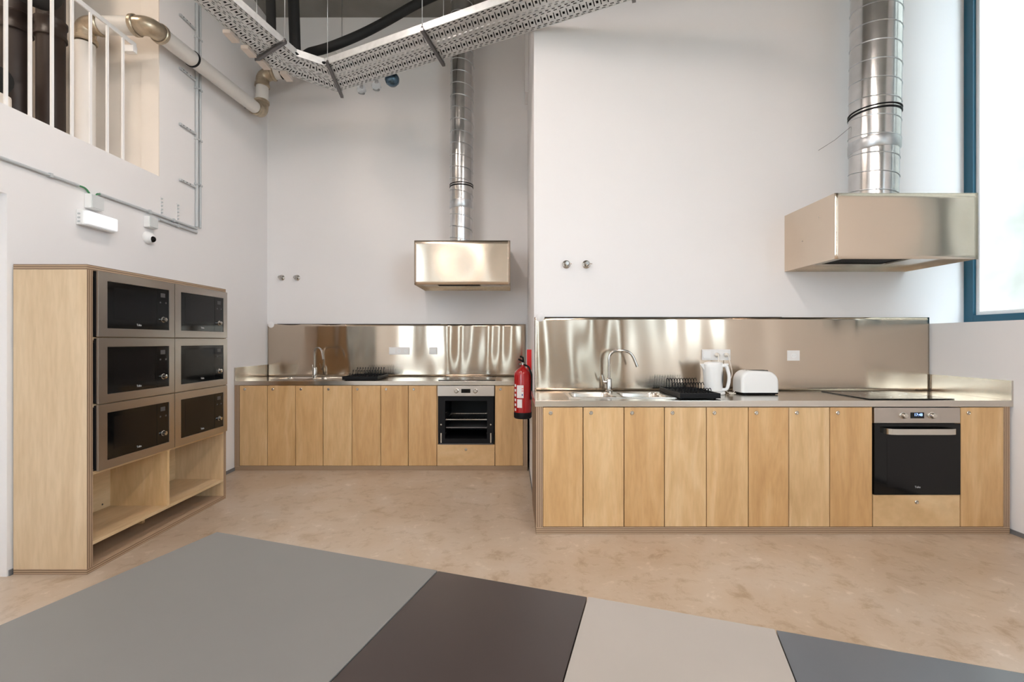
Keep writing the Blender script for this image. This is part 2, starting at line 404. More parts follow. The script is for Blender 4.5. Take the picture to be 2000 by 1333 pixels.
# ------------------------------------------------------------------ unseen lamps added for light, hung from the ceiling
def added_linear_lamp(x, y, label):  # lamp out of view, added to light the room
    t = thing('added_linear_lamp', label, 'lamp', (x, y, 4.20), 'added linear lamps out of view')
    box('housing', x-.06, x+.06, y-.75, y+.75, 4.225, 4.28, 'whitemetal', t, .004)
    box('diffuser', x-.05, x+.05, y-.74, y+.74, 4.20, 4.225, 'lampglow', t, .004)
    for dy in (-.5, .5): MB().cyl((x, y+dy, 4.28), (x, y+dy, ZC), .003, n=6).build('cable', 'black', t)
for y, w_ in ((1.4, 'over the floor in front of the cabinets'), (-.6, 'over the table'), (-2.6, 'behind the table'), (-4.6, 'by the rear wall')):
    for x, sd in ((-1.15, 'door side'), (.85, 'window side')): added_linear_lamp(x, y+(1.25 if y > 1 and x < 0 else -.3 if y > 1 else 0), 'added unseen linear lamp %s on the %s' % (w_, sd))
t = thing('added_ceiling_lamp', 'added unseen round lamp over the upper landing', 'lamp', (-3.7, 2.0, ZC-.09))  # unseen lamp, put in to brighten the landing
MB().cyl((-3.7, 2.0, ZC-.03), (-3.7, 2.0, ZC), .2, n=28).build('base', 'whitemetal', t)
MB().lathe((-3.7, 2.0, ZC-.03), (0, 0, -1), [(.19, 0), (.18, .03), (.12, .055), (0, .06)], 28).build('diffuser', 'landingglow', t)

# ------------------------------------------------------------------ base cabinets
ZWT, ZWB, ZD0, ZD1 = .906, .864, .050, .859
def lock_knob(x, y, z, parent):
    MB().lathe((x, y, z), (0, -1, 0), [(.0135, 0), (.0135, .004), (.010, .007), (.010, .003), (.006, .003), (.005, .006), (0, .006)], 18).build('lock_knob', 'brushed', parent)
def door(x0, x1, yf, z0, z1, parent, name='door', knob=None, mat='plyv'):
    d = box(name, x0+.003, x1-.003, yf+.002, yf+.021, z0, z1, mat, parent, .0008)
    kx, kz = knob or (x0+.054, .822)
    lock_knob(kx, yf+.002, kz, d); return d
def base_unit(label, X0, X1, yf, doors, lf, rf, group, oven=None):
    t = thing('base_cabinet', label, 'cabinet', ((X0+X1)/2, yf+.3, 0), group)
    yb = yf+.585
    MB().box(X0, X1, yf, yb, .0, .046).build('plinth_panel', 'edgez', t, .001)
    if lf: box('side_panel', X0, X0+lf, yf, yb, .046, ZWB, 'edgex', t, .001)
    else: box('side_panel', X0, X0+.016, yf+.024, yb, .046, ZWB, 'plyv', t)
    if rf: box('side_panel', X1-rf, X1, yf, yb, .046, ZWB, 'edgex', t, .001)
    else: box('side_panel', X1-.016, X1, yf+.024, yb, .046, ZWB, 'plyv', t)
    box('back_panel', X0+(lf or .016), X1-(rf or .016), yb-.012, yb, .046, ZWB, 'plyv', t)
    for a, b in doors: door(a, b, yf, ZD0, ZD1, t)
    if oven:
        a, b, dz, dv = oven
        dd = door(a, b, yf, ZD0, dz, t, 'drawer_front', ((a+b)/2, dz-.048), 'plyh')
        box('oven_shelf', a, dv-.001, yf+.024, yb-.012, dz-.02, dz, 'plyh', t)
        box('divider_panel', dv-.001, dv+.015, yf+.024, yb-.012, .046, ZWB, 'plyv', t)
    return t
YR, YL = 3.085, 4.594
ur = lambda u: (u-1000)*YR/889.0
ul = lambda u: (u-1000)*YL/889.0
dR = [ur(x) for x in (1060, 1139, 1219, 1298, 1380, 1462, 1541, 1621, 1704.5)]
GR, GL = 'plywood cabinets of the counter by the window', 'plywood cabinets of the counter in the far recess'
base_unit('birch plywood base cabinet of four doors under the right-hand sink', ur(1047), dR[4], YR, list(zip(dR[0:4], dR[1:5])), ur(1060)-ur(1047), 0, GR)
base_unit('birch plywood base cabinet of four doors under the kettle and toaster', dR[4], dR[8], YR, list(zip(dR[4:8], dR[5:9])), 0, 0, GR)
OR0, OR1 = ur(1706), ur(1875)
base_unit('birch plywood oven cabinet with drawer and one door beside the window wall', dR[8], ur(1972.5), YR, [(ur(1876.5), ur(1961))], 0, ur(1972.5)-ur(1961), GR, (ur(1705), ur(1876), .265, ur(1876.3)))
dL = [ul(x) for x in (467.3, 522, 577, 630.8, 687.4, 743.6, 797.4, 853)]
base_unit('birch plywood base cabinet of four doors in the far corner by the left wall', XL+.003, dL[4], YL, list(zip(dL[0:4], dL[1:5])), dL[0]-XL-.003, 0, GL)
base_unit('birch plywood base cabinet of three doors left of the doorless oven', dL[4], dL[7], YL, list(zip(dL[4:7], dL[5:8])), 0, 0, GL)
OL0, OL1 = ul(854.5), ul(965.5)
base_unit('birch plywood oven cabinet with drawer and one door behind the fire extinguisher', dL[7], ul(1030.5), YL, [(ul(967), ul(1022))], 0, ul(1030.5)-ul(1022), GL, (ul(853.5), ul(966.6), .262, ul(966.8)))

# ------------------------------------------------------------------ worktops with upstand
def worktop(label, x0, x1, yf, yb, sink, side):
    t = thing('worktop', label, 'worktop', ((x0+x1)/2, (yf+yb)/2, ZWB), 'steel worktops')
    MB().slab('xy', (x0, x1), (yf-.004, yb), ZWB, ZWT, [sink]).build('top', 'top', t, .0015)
    if side > 0: box('upstand', x1-.012, x1, yf-.004, yb-.003, ZWT, 1.041, 'top', t, .001)
    else: box('upstand', x0, x0+.012, yf-.004, yb-.003, ZWT, 1.041, 'top', t, .001)
SR = (.40, 1.16, 3.20, 3.585); SL = (-2.50, -1.74, YL+.115, YL+.50)
worktop('stainless steel worktop of the right-hand counter with kettle and toaster', XP-.022, XR-.001, YR, YBR-.004, (SR[0]+.012, SR[1]-.012, SR[2]+.012, SR[3]-.012), 1)
worktop('stainless steel worktop of the far counter in the recess', XL+.001, XP-.02, YL, YBL-.004, (SL[0]+.012, SL[1]-.012, SL[2]+.012, SL[3]-.012), -1)

# ------------------------------------------------------------------ backsplashes: thin wavy sheets
def backsplash(label, x0, x1, yb, ztop, seams, seed, tabs):
    t = thing('backsplash', label, 'backsplash', ((x0+x1)/2, yb, ZWT), 'steel backsplashes')
    rr = random.Random(seed)
    ws = [(rr.uniform(.20, .62), rr.uniform(0, 6.28), rr.uniform(-1.3, 1.3)) for _ in range(7)]
    def dep(x, z):
        e = min(1, (x-x0)/.05, (x1-x)/.05)
        d = sum(math.sin(2*PI*x/wl + ph + sl*math.sin(z*3+ph))*wl*.0050 for wl, ph, sl in ws)
        return d*max(0, min(1, e))*min(1, .35+(z-ZWT)*2.5)
    xs = [x0, x1]
    for q in range(len(xs)-1):
        a, b = xs[q]+(.0008 if q else 0), xs[q+1]-.0008
        n = max(20, int((b-a)/.02)); mz = 24; vs = []
        for i in range(n+1):
            for j in range(mz+1):
                x = a+(b-a)*i/n; z = ZWT+.001+(ztop-ZWT-.001)*j/mz
                vs.append((x, yb-.011+dep(x, z)*.55, z))
        m = MB().add(vs, [(i*(mz+1)+j, (i+1)*(mz+1)+j, (i+1)*(mz+1)+j+1, i*(mz+1)+j+1) for i in range(n) for j in range(mz)], True)
        m.build('sheet', 'splash', t, solid=.0016)
    for a, b in tabs: box('dark_gap_strip', a, b, yb-.014, yb-.001, ztop, ztop+.004, 'darksteel', t)  # dark strip stands in for the shaded gap above the bulged sheet
    return t
ZS = 1.502
sp = backsplash('tall brushed steel backsplash behind the kettle and toaster', XP+.004, XR-.014, YBR-.006, ZS, [ (1525-1000)*3.70/889 ], 5, [(.26, (1525-1000)*3.70/889)])
sp2 = backsplash('brushed steel backsplash of the far counter behind the fire extinguisher', XL+.015, XP-.022, YBL-.006, ZS, [ (861-1000)*5.2/889 ], 11, [(-2.68, (861-1000)*5.2/889)])
def sealant(x, y, z, label, sx=1):
    MB().lathe((x, y, z), (0, -1, 0), [(.034, 0), (.036, .006), (.028, .014), (0, .017)], 16).build('sealant_blob', 'wall', None, label=label, cat='sealant', group='white sealant at backsplash corners')
sealant(XP+.05, YBR-.014, ZS+.002, 'blob of white sealant at the left top corner of the near backsplash')
sealant(XL+.055, YBL-.014, ZS-.006, 'blob of white sealant at the left top corner of the far backsplash')

# ------------------------------------------------------------------ sinks, taps
def sink(label, r, bowls):
    x0, x1, y0, y1 = r; z = ZWT
    t = thing('kitchen_sink', label, 'sink', ((x0+x1)/2, (y0+y1)/2, z), 'inset steel sinks')
    hs = [(a, b, y0+.035, y1-.06) for a, b in bowls]
    MB().slab('xy', (x0, x1), (y0, y1), z+.0005, z+.005, hs).build('rim', 'sink', t, .001)
    for a, b, c, d in hs:
        m = MB(); n = 8
        def ring(x0_, x1_, y0_, y1_, rad, zz):
            out = []
            for cx, cy, st in ((x1_-rad, y1_-rad, 0), (x0_+rad, y1_-rad, 90), (x0_+rad, y0_+rad, 180), (x1_-rad, y0_+rad, 270)):
                for k in range(5):
                    an = math.radians(st+k*22.5); out.append((cx+rad*math.cos(an), cy+rad*math.sin(an), zz))
            return out
        R = [ring(a, b, c, d, .05, z+.006), ring(a+.006, b-.006, c+.006, d-.006, .055, z-.005), ring(a+.012, b-.012, c+.012, d-.012, .06, z-.12), ring(a+.04, b-.04, c+.04, d-.04, .06, z-.15), ring((a+b)/2-.03, (a+b)/2+.03, (c+d)/2-.03, (c+d)/2+.03, .029, z-.155)]
        m.rings(R, False); m.add(R[-1], [tuple(range(20))])
        bo = m.build('bowl', 'sink', t)
        MB().lathe(((a+b)/2, (c+d)/2, z-.154), (0, 0, 1), [(.032, 0), (.030, .003), (.012, .001), (0, .001)], 18).build('drain', 'chrome', bo)
sink('double bowl steel sink set in the near counter', SR, [(.43, .745), (.80, 1.115)])
sink('double bowl steel sink set in the far counter', SL, [(-2.47, -2.155), (-2.10, -1.785)])
def tap(label, x, y, ang):
    t = thing('mixer_tap', label, 'tap', (x, y, ZWT+.005), 'steel mixer taps')
    z = ZWT+.005
    MB().lathe((x, y, z), (0, 0, 1), [(.028, 0), (.028, .012), (.023, .016), (.023, .10), (.019, .108), (.012, .112)], 22).build('body', 'chrome', t)
    d = Vector((math.cos(ang), math.sin(ang), 0)); b = Vector((x, y, z))
    p = fillet([b+Vector((0, 0, .105)), b+Vector((0, 0, .325)), b+d*.165+Vector((0, 0, .325)), b+d*.215+Vector((0, 0, .20))], .075)
    MB().tube(p, .0105, 14).build('spout', 'chrome', t)
    e = Vector((-math.sin(ang), math.cos(ang), 0))
    h = MB().cyl(b+Vector((0, 0, .075)), b-d*.042+Vector((0, 0, .078)), .015, .014, 16).cyl(b-d*.040+Vector((0, 0, .078)), b-d*.055+Vector((0, 0, .135)), .006, .005, 10)
    h.build('lever', 'chrome', t)
tap('curved steel mixer tap on the near counter sink', .755, 3.545, -.12)
tap('curved steel mixer tap on the far counter sink', -2.19, YL+.455, -.75)

# ------------------------------------------------------------------ hobs
def hob(label, x0, x1, y0, y1):
    t = thing('induction_hob', label, 'hob', ((x0+x1)/2, (y0+y1)/2, ZWT), 'black glass hobs')
    box('glass_plate', x0, x1, y0, y1, ZWT+.001, ZWT+.007, 'glassblack', t, .0015)
    for fx, fy, r in ((.27, .3, .09), (.73, .3, .075), (.27, .72, .075), (.73, .72, .105)):
        cx, cy = x0+(x1-x0)*fx, y0+(y1-y0)*fy
        m = MB(); n = 40
        for rr in (r,):
            m.rings([[(cx+q*math.cos(2*PI*k/n), cy+q*math.sin(2*PI*k/n), ZWT+.0072) for k in range(n)] for q in (rr-.0012, rr)], False, False)
        m.build('cooking_zone_ring', 'grey', t)
hob('black glass induction hob above the closed oven', 2.457, 3.042, 3.128, 3.62)
hob('black glass induction hob above the doorless oven', -.753, -.168, YL+.05, YL+.545)

# ------------------------------------------------------------------ ovens
def oven(label, x0, x1, yf, z0, z1, is_open):
    t = thing('built_in_oven', label, 'oven', ((x0+x1)/2, yf+.28, z0), 'built-in ovens')
    zp = z1-.104; cx = (x0+x1)/2
    cp = box('control_panel', x0, x1, yf-.004, yf+.018, zp, z1, 'ovensteel', t, .0012)
    zk = zp+.052
    for s in (-1, 1):
        MB().lathe((cx+s*.096, yf-.004, zk), (0, -1, 0), [(.024, 0), (.024, .003), (.019, .005), (.017, .024), (.014, .027), (0, .027)], 22).build('knob', 'brushed', cp)
    dp = box('display', cx-.046, cx+.046, yf-.0055, yf-.003, zk-.020, zk+.020, 'glassblack', cp)
    if not is_open:
        text('clock_digits', '17:48', .026, 'digits', cp, Matrix.Translation((cx+.006, yf-.0060, zk+.004)) @ FACE_Y)
        box('oven_body', x0+.012, x1-.012, yf+.024, yf+.55, z0+.004, z1-.004, 'black', t)
        d = box('door', x0, x1, yf-.006, yf+.022, z0, zp-.004, 'glassblack', t, .0015)
        zh = zp-.050
        pts = [(x0+.060, yf-.006, zh), (x0+.064, yf-.040, zh), (x0+.11, yf-.052, zh), (x1-.11, yf-.052, zh), (x1-.064, yf-.040, zh), (x1-.060, yf-.006, zh)]
        m = MB(); P = fillet(pts, .03, 5); R = []
        for p in P: R.append([(p.x, p.y-.007, p.z-.019), (p.x, p.y+.007, p.z-.019), (p.x, p.y+.007, p.z+.019), (p.x, p.y-.007, p.z+.019)])
        m.rings(R, True, False).build('handle', 'brushed', d)
        box('inner_window', x0+.085, x1-.085, yf-.0066, yf-.0058, z0+.05, zp-.10, 'innerglass', d)
        text('lettering', 'Teka', .020, 'grey', d, Matrix.Translation((cx, yf-.0068, z0+.052)) @ FACE_Y)
    else:
        ct = zp-.05; cb = z0+.055; xa, xb = x0+.075, x1-.075
        MB().slab('xz', (x0+.004, x1-.004), (z0, zp-.003), yf+.006, yf+.024, [(xa, xb, cb, ct)]).build('front_frame', 'black', t, .002)
        m = MB(); ya, yb = yf+.024, yf+.48
        m.box(xa-.01, xa, ya, yb, cb, ct).box(xb, xb+.01, ya, yb, cb, ct).box(xa-.01, xb+.01, ya, yb, cb-.01, cb).box(xa-.01, xb+.01, ya, yb, ct, ct+.01).box(xa-.01, xb+.01, yb, yb+.01, cb-.01, ct+.01)
        cav = m.build('cavity', 'black', t)
        MB().slab('xz', (xa+.004, xb-.004), (cb+.02, ct-.01), yb-.012, yb-.006, []).build('fan_cover', 'blackmatte', cav)
        zr = cb+.185
        m = MB().box(xa+.002, xb-.002, ya+.01, ya+.018, zr, zr+.010).box(xa+.002, xb-.002, yb-.04, yb-.034, zr, zr+.006)
        for k in range(22):
            x = xa+.012+(xb-xa-.024)*k/21; m.cyl((x, ya+.014, zr+.003), (x, yb-.037, zr+.003), .0025, n=6)
        m.build('wire_rack', 'chrome', t)
        MB().slab('xy', (xa+.004, xb-.004), (ya+.03, yb-.03), cb+.105, cb+.108, []).box(xa+.004, xb-.004, ya+.02, ya+.03, cb+.10, cb+.112).build('baking_tray', 'darksteel', t)
        for k in range(4):
            z = cb+.05+k*.07
            MB().cyl((xa+.003, ya+.01, z), (xa+.003, yb-.03, z), .003, n=6).cyl((xb-.003, ya+.01, z), (xb-.003, yb-.03, z), .003, n=6).build('side_rail', 'darksteel', t)
        for x in (x0+.036, x1-.036):
            MB().box(x-.006, x+.006, yf-.002, yf+.006, z0+.015, z0+.115).cyl((x, yf+.006, z0+.20), (x, yf-.004, z0+.20), .008, n=14).build('hinge_arm', 'brushed', t, .001)
        box('bottom_lip', x0+.02, x1-.02, yf-.002, yf+.006, z0, z0+.008, 'darksteel', t)
        box('oven_body', x0+.012, x1-.012, yf+.50, yf+.55, z0+.004, z1-.004, 'black', t)
oven('built-in oven with closed black glass door and bar handle', OR0+.002, OR1-.002, YR, .269, .858, False)
oven('built-in oven without its door, dark cavity and rack showing', OL0, OL1, YL, .266, .858, True)

# ------------------------------------------------------------------ extractor hoods and ducts
def hood(label, x0, x1, yf, yb, z0, z1, filt):
    t = thing('extractor_hood', label, 'extractor hood', ((x0+x1)/2, yb, z0), 'steel extractor hoods')
    n = 40; vs = []; mz = 12
    rr = random.Random(label)
    for i in range(n+1):
        for j in range(mz+1):
            fx = i/n; fz = j/mz
            bul = math.sin(PI*fx)**.7*math.sin(PI*fz)**.8*.005*math.sin(fx*9+1) if 0 < fx < 1 and 0 < fz < 1 else 0
            vs.append((x0+(x1-x0)*fx, yf-bul, z0+(z1-z0)*fz))
    MB().add(vs, [(i*(mz+1)+j, (i+1)*(mz+1)+j, (i+1)*(mz+1)+j+1, i*(mz+1)+j+1) for i in range(n) for j in range(mz)], True).build('front_panel', 'hoodsteel', t, solid=.0015)
    sl = box('side_panel', x0, x0+.002, yf+.001, yb, z0, z1, 'hoodsteel', t)
    for dy, dz in ((.16, .33), (.35, .20)):
        MB().lathe((x0, yf+dy, z0+dz), (-1, 0, 0), [(.006, 0), (.005, .003), (0, .003)], 10).build('rivet', 'brushed', sl)
    box('side_panel', x1-.002, x1, yf+.001, yb, z0, z1, 'hoodsteel', t)
    box('top_panel', x0+.002, x1-.002, yf+.001, yb, z1-.002, z1, 'hoodsteel', t)
    box('back_panel', x0+.002, x1-.002, yb-.002, yb, z0, z1-.002, 'hoodsteel', t)
    xc = (x0+x1)/2
    MB().slab('xy', (x0+.002, x1-.002), (yf+.001, yb-.002), z0+.035, z0+.037, [(xc-.30, xc+.16, yf+.08, yf+.42)]).build('underside_panel', 'brushed', t)
    f = MB(); 
    for k in range(24):
        x = xc-.298+.456*k/23; f.box(x-.006, x+.006, yf+.08, yf+.42, z0+.040, z0+.046)
    f.build('filter_grille', 'black', t)
    box('filter_box', xc-.30, xc+.16, yf+.08, yf+.42, z0+.05, z0+.12, 'black', t)
    box('switch_plate', xc+.18, xc+.38, yf+.09, yf+.40, z0+.028, z0+.034, 'brushed', t, .002)
    return xc
HR = dict(x0=2.218, x1=3.203, yf=3.128, yb=YBR-.002, z0=1.874, z1=2.328)
HLd = dict(x0=-.997, x1=-.018, yf=4.642, yb=YBL-.002, z0=1.886, z1=2.336)
hood('stainless steel extractor hood beside the window, on a thick duct', filt=1, **HR)
hood('stainless steel extractor hood in the far recess, on a slimmer duct', filt=1, **HLd)
def duct(label, p0, p1, r, pitch, rings, joint):
    t = thing('spiral_duct', label, 'duct', p0, 'spiral ventilation ducts')
    p0 = Vector(p0); p1 = Vector(p1); L = (p1-p0).length; d = (p1-p0).normalized(); u, v, _ = basis(d)
    j = joint
    MB().cyl(p0, p0+d*j, r*.965, n=48).build('lower_section', 'duct', t)
    MB().cyl(p0+d*(j-.002), p1, r, n=48).build('upper_section', 'duct', t)
    n = int(L/pitch*28)
    def hel(a, b, rr):
        P = []; k = int((b-a)/pitch*28)
        for i in range(k+1):
            s = a+(b-a)*i/k; an = -2*PI*s/pitch
            P.append(p0+d*s+(u*math.cos(an)+v*math.sin(an))*rr)
        return P
    MB().tube(hel(.01, j-.01, r*.967), .0042, 6).build('spiral_seam', 'galv', t)
    MB().tube(hel(j+.01, L, r*1.002), .0042, 6).build('spiral_seam', 'galv', t)
    MB().lathe(p0+d*(j-.05), d, [(r*.97, 0), (r*1.015, .01), (r*1.02, .07), (r*1.005, .085)], 48, False).build('joint_tape', 'galv', t)
    for s in rings:
        MB().lathe(p0+d*s, d, [(r*1.01, 0), (r*1.04, .002), (r*1.04, .012), (r*1.01, .014)], 48, False).lathe(p0+d*(s+.025), d, [(r*1.01, 0), (r*1.04, .002), (r*1.04, .008), (r*1.01, .010)], 48, False).build('clamp_ring', 'black', t)
duct('thick silver spiral duct rising from the hood beside the window', (2.712, 3.42, 2.331), (2.742, 3.40, ZC), .158, .135, [.66], .44)
duct('slim silver spiral duct rising from the far hood past the cable tray', (-.553, 4.95, 2.339), (-.535, 4.93, ZC), .124, .127, [.63], .45)
MB().tube([(2.56, 3.44, 2.93), (2.52, 3.55, 2.88), (2.49, 3.70, 2.86)], .0015, 5).build('tie_wire', 'darksteel', None, label='thin wire tying the thick duct to the wall', cat='wire')

# ------------------------------------------------------------------ microwave cabinet
CX, CY0, CY1, CZ = -2.382, 2.549, 3.788, 1.741
t = thing('microwave_cabinet', 'tall birch plywood cabinet holding six microwaves against the left wall', 'cabinet', (-2.59, 3.17, 0))
xb = XL+.012
box('side_panel', xb, CX, CY0, CY0+.036, .030, CZ-.030, 'plypale', t, .0008)
box('side_panel', xb, CX, CY1-.030, CY1, .030, CZ-.030, 'plypale', t, .0008)
box('top_panel', xb, CX, CY0, CY1, CZ-.030, CZ, 'edgez', t, .0008)
box('base_panel', xb, CX, CY0, CY1, 0, .030, 'edgez', t, .0008)
box('side_edge', CX, CX+.0012, CY0, CY0+.036, .030, CZ-.030, 'edgey', t)
box('side_edge', CX, CX+.0012, CY1-.030, CY1, .030, CZ-.030, 'edgey', t)
ya, yb_ = CY0+.036, CY1-.030
box('back_panel', xb, xb+.010, ya, yb_, .030, CZ-.030, 'plyv', t)
box('back_panel', xb+.010, xb+.012, ya, yb_, .030, CZ-.030, 'plyshelf', t)
for z in (.566, .949, 1.332): box('shelf', xb+.012, CX-.002, ya, yb_, z-.018, z, 'plyshelf', t)
box('shelf', xb+.012, CX-.002, ya, yb_, .150, .170, 'plyshelf', t)
ym = 3.160
box('divider_panel', xb+.012, CX-.004, ym-.010, ym+.010, .170, .548, 'plyv', t)
box('shelf_support', xb+.05, -2.59, 3.185, 3.21, .030, .150, 'plyv', t)
for y, z in ((2.72, .20), (3.09, .20), (3.09, .50), (3.70, .105)): MB().lathe((xb+.012, y, z), (1, 0, 0), [(.006, 0), (.005, .002), (0, .002)], 10).build('screw_head', 'darksteel', t)
def microwave(label, y0, y1, z0, z1):
    t = thing('built_in_microwave', label, 'microwave', (CX-.18, (y0+y1)/2, z0), 'built-in microwaves in the plywood cabinet')
    xf = CX+.032
    g = (y0+.058, y1-.05, z0+.050, z1-.052)
    MB().slab('yz', (y0, y1), (z0, z1), CX+.020, xf, [g]).build('front_frame', 'ovensteel_x', t, .001)
    box('case', xb+.05, CX+.0022, y0+.03, y1-.03, z0+.004, z1-.03, 'black', t)
    MB().slab('yz', (y0+.004, y1-.004), (z0+.004, z1-.004), CX+.0025, CX+.020, [g]).build('gasket', 'black', t)
    yc = g[1]-.105
    d = box('door_glass', CX+.004, xf-.003, g[0]+.001, yc-.001, g[2]+.001, g[3]-.001, 'glassblack', t, .001)
    box('inner_window', xf-.003, xf-.0024, g[0]+.045, yc-.02, g[2]+.055, g[3]-.03, 'innerglass', d)
    c = box('control_strip', CX+.004, xf-.003, yc+.001, g[1]-.001, g[2]+.001, g[3]-.001, 'glassblack', t, .001)
    MB().lathe((xf-.003, yc+.055, z0+.120), (1, 0, 0), [(.019, 0), (.019, .002), (.015, .004), (.013, .020), (0, .022)], 20).build('knob', 'chrome', c)
    box('display', xf-.003, xf-.002, yc+.032, yc+.072, g[3]-.055, g[3]-.027, 'grey_d', c)
    for dy in (.03, .078): box('button', xf-.003, xf-.0015, yc+dy-.006, yc+dy+.006, g[3]-.095, g[3]-.085, 'grey_d', c)
    text('lettering', 'Teka', .019, 'grey', d, Matrix.Translation((xf-.0022, y0+.285, z0+.076)) @ FACE_X)
M['ovensteel_x'] = steel('microwave_steel', (.43, .40, .37), .30, .5, (0, 0, 1))
M['grey_d'] = plain('dim_print', (.06, .06, .062), .4)
rows = [('top', 1.334, 1.710), ('middle', .951, 1.328), ('bottom', .568, .945)]
for rn, z0, z1 in rows:
    microwave('built-in steel microwave, %s row, end of the cabinet nearest the camera' % rn, 2.586, 3.170, z0, z1)
    microwave('built-in steel microwave, %s row, end of the cabinet nearest the far counter' % rn, 3.174, 3.757, z0, z1)

# ------------------------------------------------------------------ fire extinguisher and red plate
ex, ey = XP-.083, 4.02
t = thing('fire_extinguisher', 'red fire extinguisher hanging on the side of the partition wall', 'fire extinguisher', (ex, ey, .630))
MB().lathe((ex, ey, .680), (0, 0, 1), [(.076, 0), (.077, .02), (.077, .33), (.073, .352), (.055, .375), (.030, .392), (.020, .40), (.020, .42)], 36).build('cylinder', 'red', t)
MB().lathe((ex, ey, .630), (0, 0, 1), [(.070, 0), (.078, .008), (.079, .05), (.077, .055)], 36).build('foot', 'black', t)
v = MB().cyl((ex, ey, 1.095), (ex, ey, 1.125), .014, n=14).cyl((ex, ey, 1.105), (ex-.032, ey-.02, 1.105), .009, n=12).build('valve', 'brushed', t)
MB().tube([(ex+.01, ey, 1.12), (ex-.01, ey-.02, 1.135), (ex-.035, ey-.06, 1.15)], .008, 8).tube([(ex+.005, ey, 1.13), (ex, ey-.02, 1.165), (ex-.02, ey-.05, 1.175)], .008, 8).build('squeeze_handle', 'black', t)
MB().tube(fillet([(ex+.012, ey-.01, 1.10), (ex+.05, ey-.05, 1.09), (ex+.082, ey-.05, 1.0), (ex+.070, ey-.05, .80)], .04), .008, 8).build('hose', 'black', t)
def ex_label(a0, a1, z0, z1, name, mat, r=.0778):
    n = 8; vs = []
    for i in range(n+1):
        a = math.radians(a0+(a1-a0)*i/n)
        for z in (z0, z1): vs.append((ex+r*math.cos(a), ey+r*math.sin(a), z))
    return MB().add(vs, [(2*i, 2*i+2, 2*i+3, 2*i+1) for i in range(n)], True).build(name, mat, t)
ex_label(228, 274, .815, .925, 'label', 'label'); ex_label(230, 264, .73, .803, 'label', 'label')
for z in (.872, .892): 
    for a in (262, 268): ex_label(a, a+4, z, z+.009, 'printed_symbol', 'redplastic', .0781)
ex_label(262, 269, .835, .85, 'printed_symbol', 'blueprint', .0781)
for k in range(6): ex_label(205, 220, .70+k*.042, .722+k*.042, 'printed_line', 'label', .0779)
MB().box(XP-.02, XP, ey-.02, ey+.02, .93, .96).build('wall_bracket', 'black', t)
box('safety_sign', XP-.042, XP-.001, 4.14, 4.16, 1.045, 1.232, 'redplastic', None, .001, label='narrow red safety sign standing out from the partition wall above the extinguisher', cat='sign')

# ------------------------------------------------------------------ sockets
def plate(label, cat, u0, u1, v0, v1, Y, mods, plugs=0):
    x0, x1 = (u0-1000)*Y/889, (u1-1000)*Y/889; z1, z0 = CAMH-(v0-666.5)*Y/889, CAMH-(v1-666.5)*Y/889
    t = thing('wall_socket', label, cat, ((x0+x1)/2, Y, z0), 'white wall sockets')
    box('face_plate', x0, x1, Y-.008, Y+.012, z0, z1, 'socket', t, .002)
    n = len(mods); w_ = (x1-x0)/n
    for i, k in enumerate(mods):
        a = x0+w_*i+.010; b = x0+w_*(i+1)-.010
        if k == 'b': box('rocker', a, b, Y-.011, Y-.007, z0+.013, z1-.013, 'white', t, .001)
        else:
            c = (a+b)/2; zc = (z0+z1)/2; r = min(.021, (z1-z0)*.36)
            m = MB().lathe((c, Y-.0085, zc), (0, -1, 0), [(r, -.002), (r, .0012), (r-.002, .0012), (r-.003, .0003)], 22)
            sk = m.build('socket_well', 'white', t)
            MB().lathe((c-.009, Y-.0088, zc), (0, -1, 0), [(.0022, 0), (.0022, .0006)], 8).lathe((c+.009, Y-.0088, zc), (0, -1, 0), [(.0022, 0), (.0022, .0006)], 8).build('pin_hole', 'grey', sk)
    return x0, x1, z0, z1
x0, x1, z0, z1 = plate('triple white wall socket plate above the kettle with two plugs in it', 'socket', 1371, 1426, 683, 704, 3.682, 'bss')
plate('single white wall socket plate right of the toaster', 'socket', 1537.5, 1561, 685, 705, 3.682, 's')
plate('triple white wall socket plate on the far backsplash', 'socket', 760, 799.5, 678.5, 693, 5.192, 'bss')
plate('single white wall switch plate on the far backsplash', 'switch', 838.5, 853.5, 679, 692.5, 5.192, 'b')
zc = (z0+z1)/2
def plug(px, path, label):
    t = thing('power_plug', label, 'plug', (px, 3.66, zc-.02), 'plugs in the socket above the kettle')
    MB().lathe((px, 3.671, zc), (0, -1, 0), [(.017, 0), (.017, .012), (.012, .030), (.008, .034)], 16).build('plug_body', 'cord', t)
    MB().tube(path, .0033, 7).build('cord', 'cord', t)
def bez(pts, n=10): return fillet(pts, .06, n)
wx = (x1-x0)/3
plug(x0+wx*1.5, bez([(x0+wx*1.5, 3.640, zc-.004), (x0+wx*1.45, 3.628, zc-.03), (x0+wx*1.3, 3.62, zc-.09), (1.60, 3.60, .98), (1.62, 3.60, .911), (1.58, 3.55, .911)]), 'plug whose cord drops behind the white kettle')
lp = [(x0+wx*2.5, 3.640, zc-.004), (x0+wx*2.6, 3.625, zc-.04), (x0+wx*2.75, 3.60, zc-.15), (1.665, 3.55, .925), (1.665, 3.50, .911), (1.69, 3.46, .911), (1.64, 3.44, .918), (1.63, 3.40, .911), (1.68, 3.42, .915), (1.70, 3.46, .911), (1.645, 3.47, .922), (1.66, 3.43, .912), (1.70, 3.50, .911), (1.719, 3.51, .925)]
plug(x0+wx*2.5, fillet(lp, .03, 6), 'plug whose bundled cord runs to the white toaster')

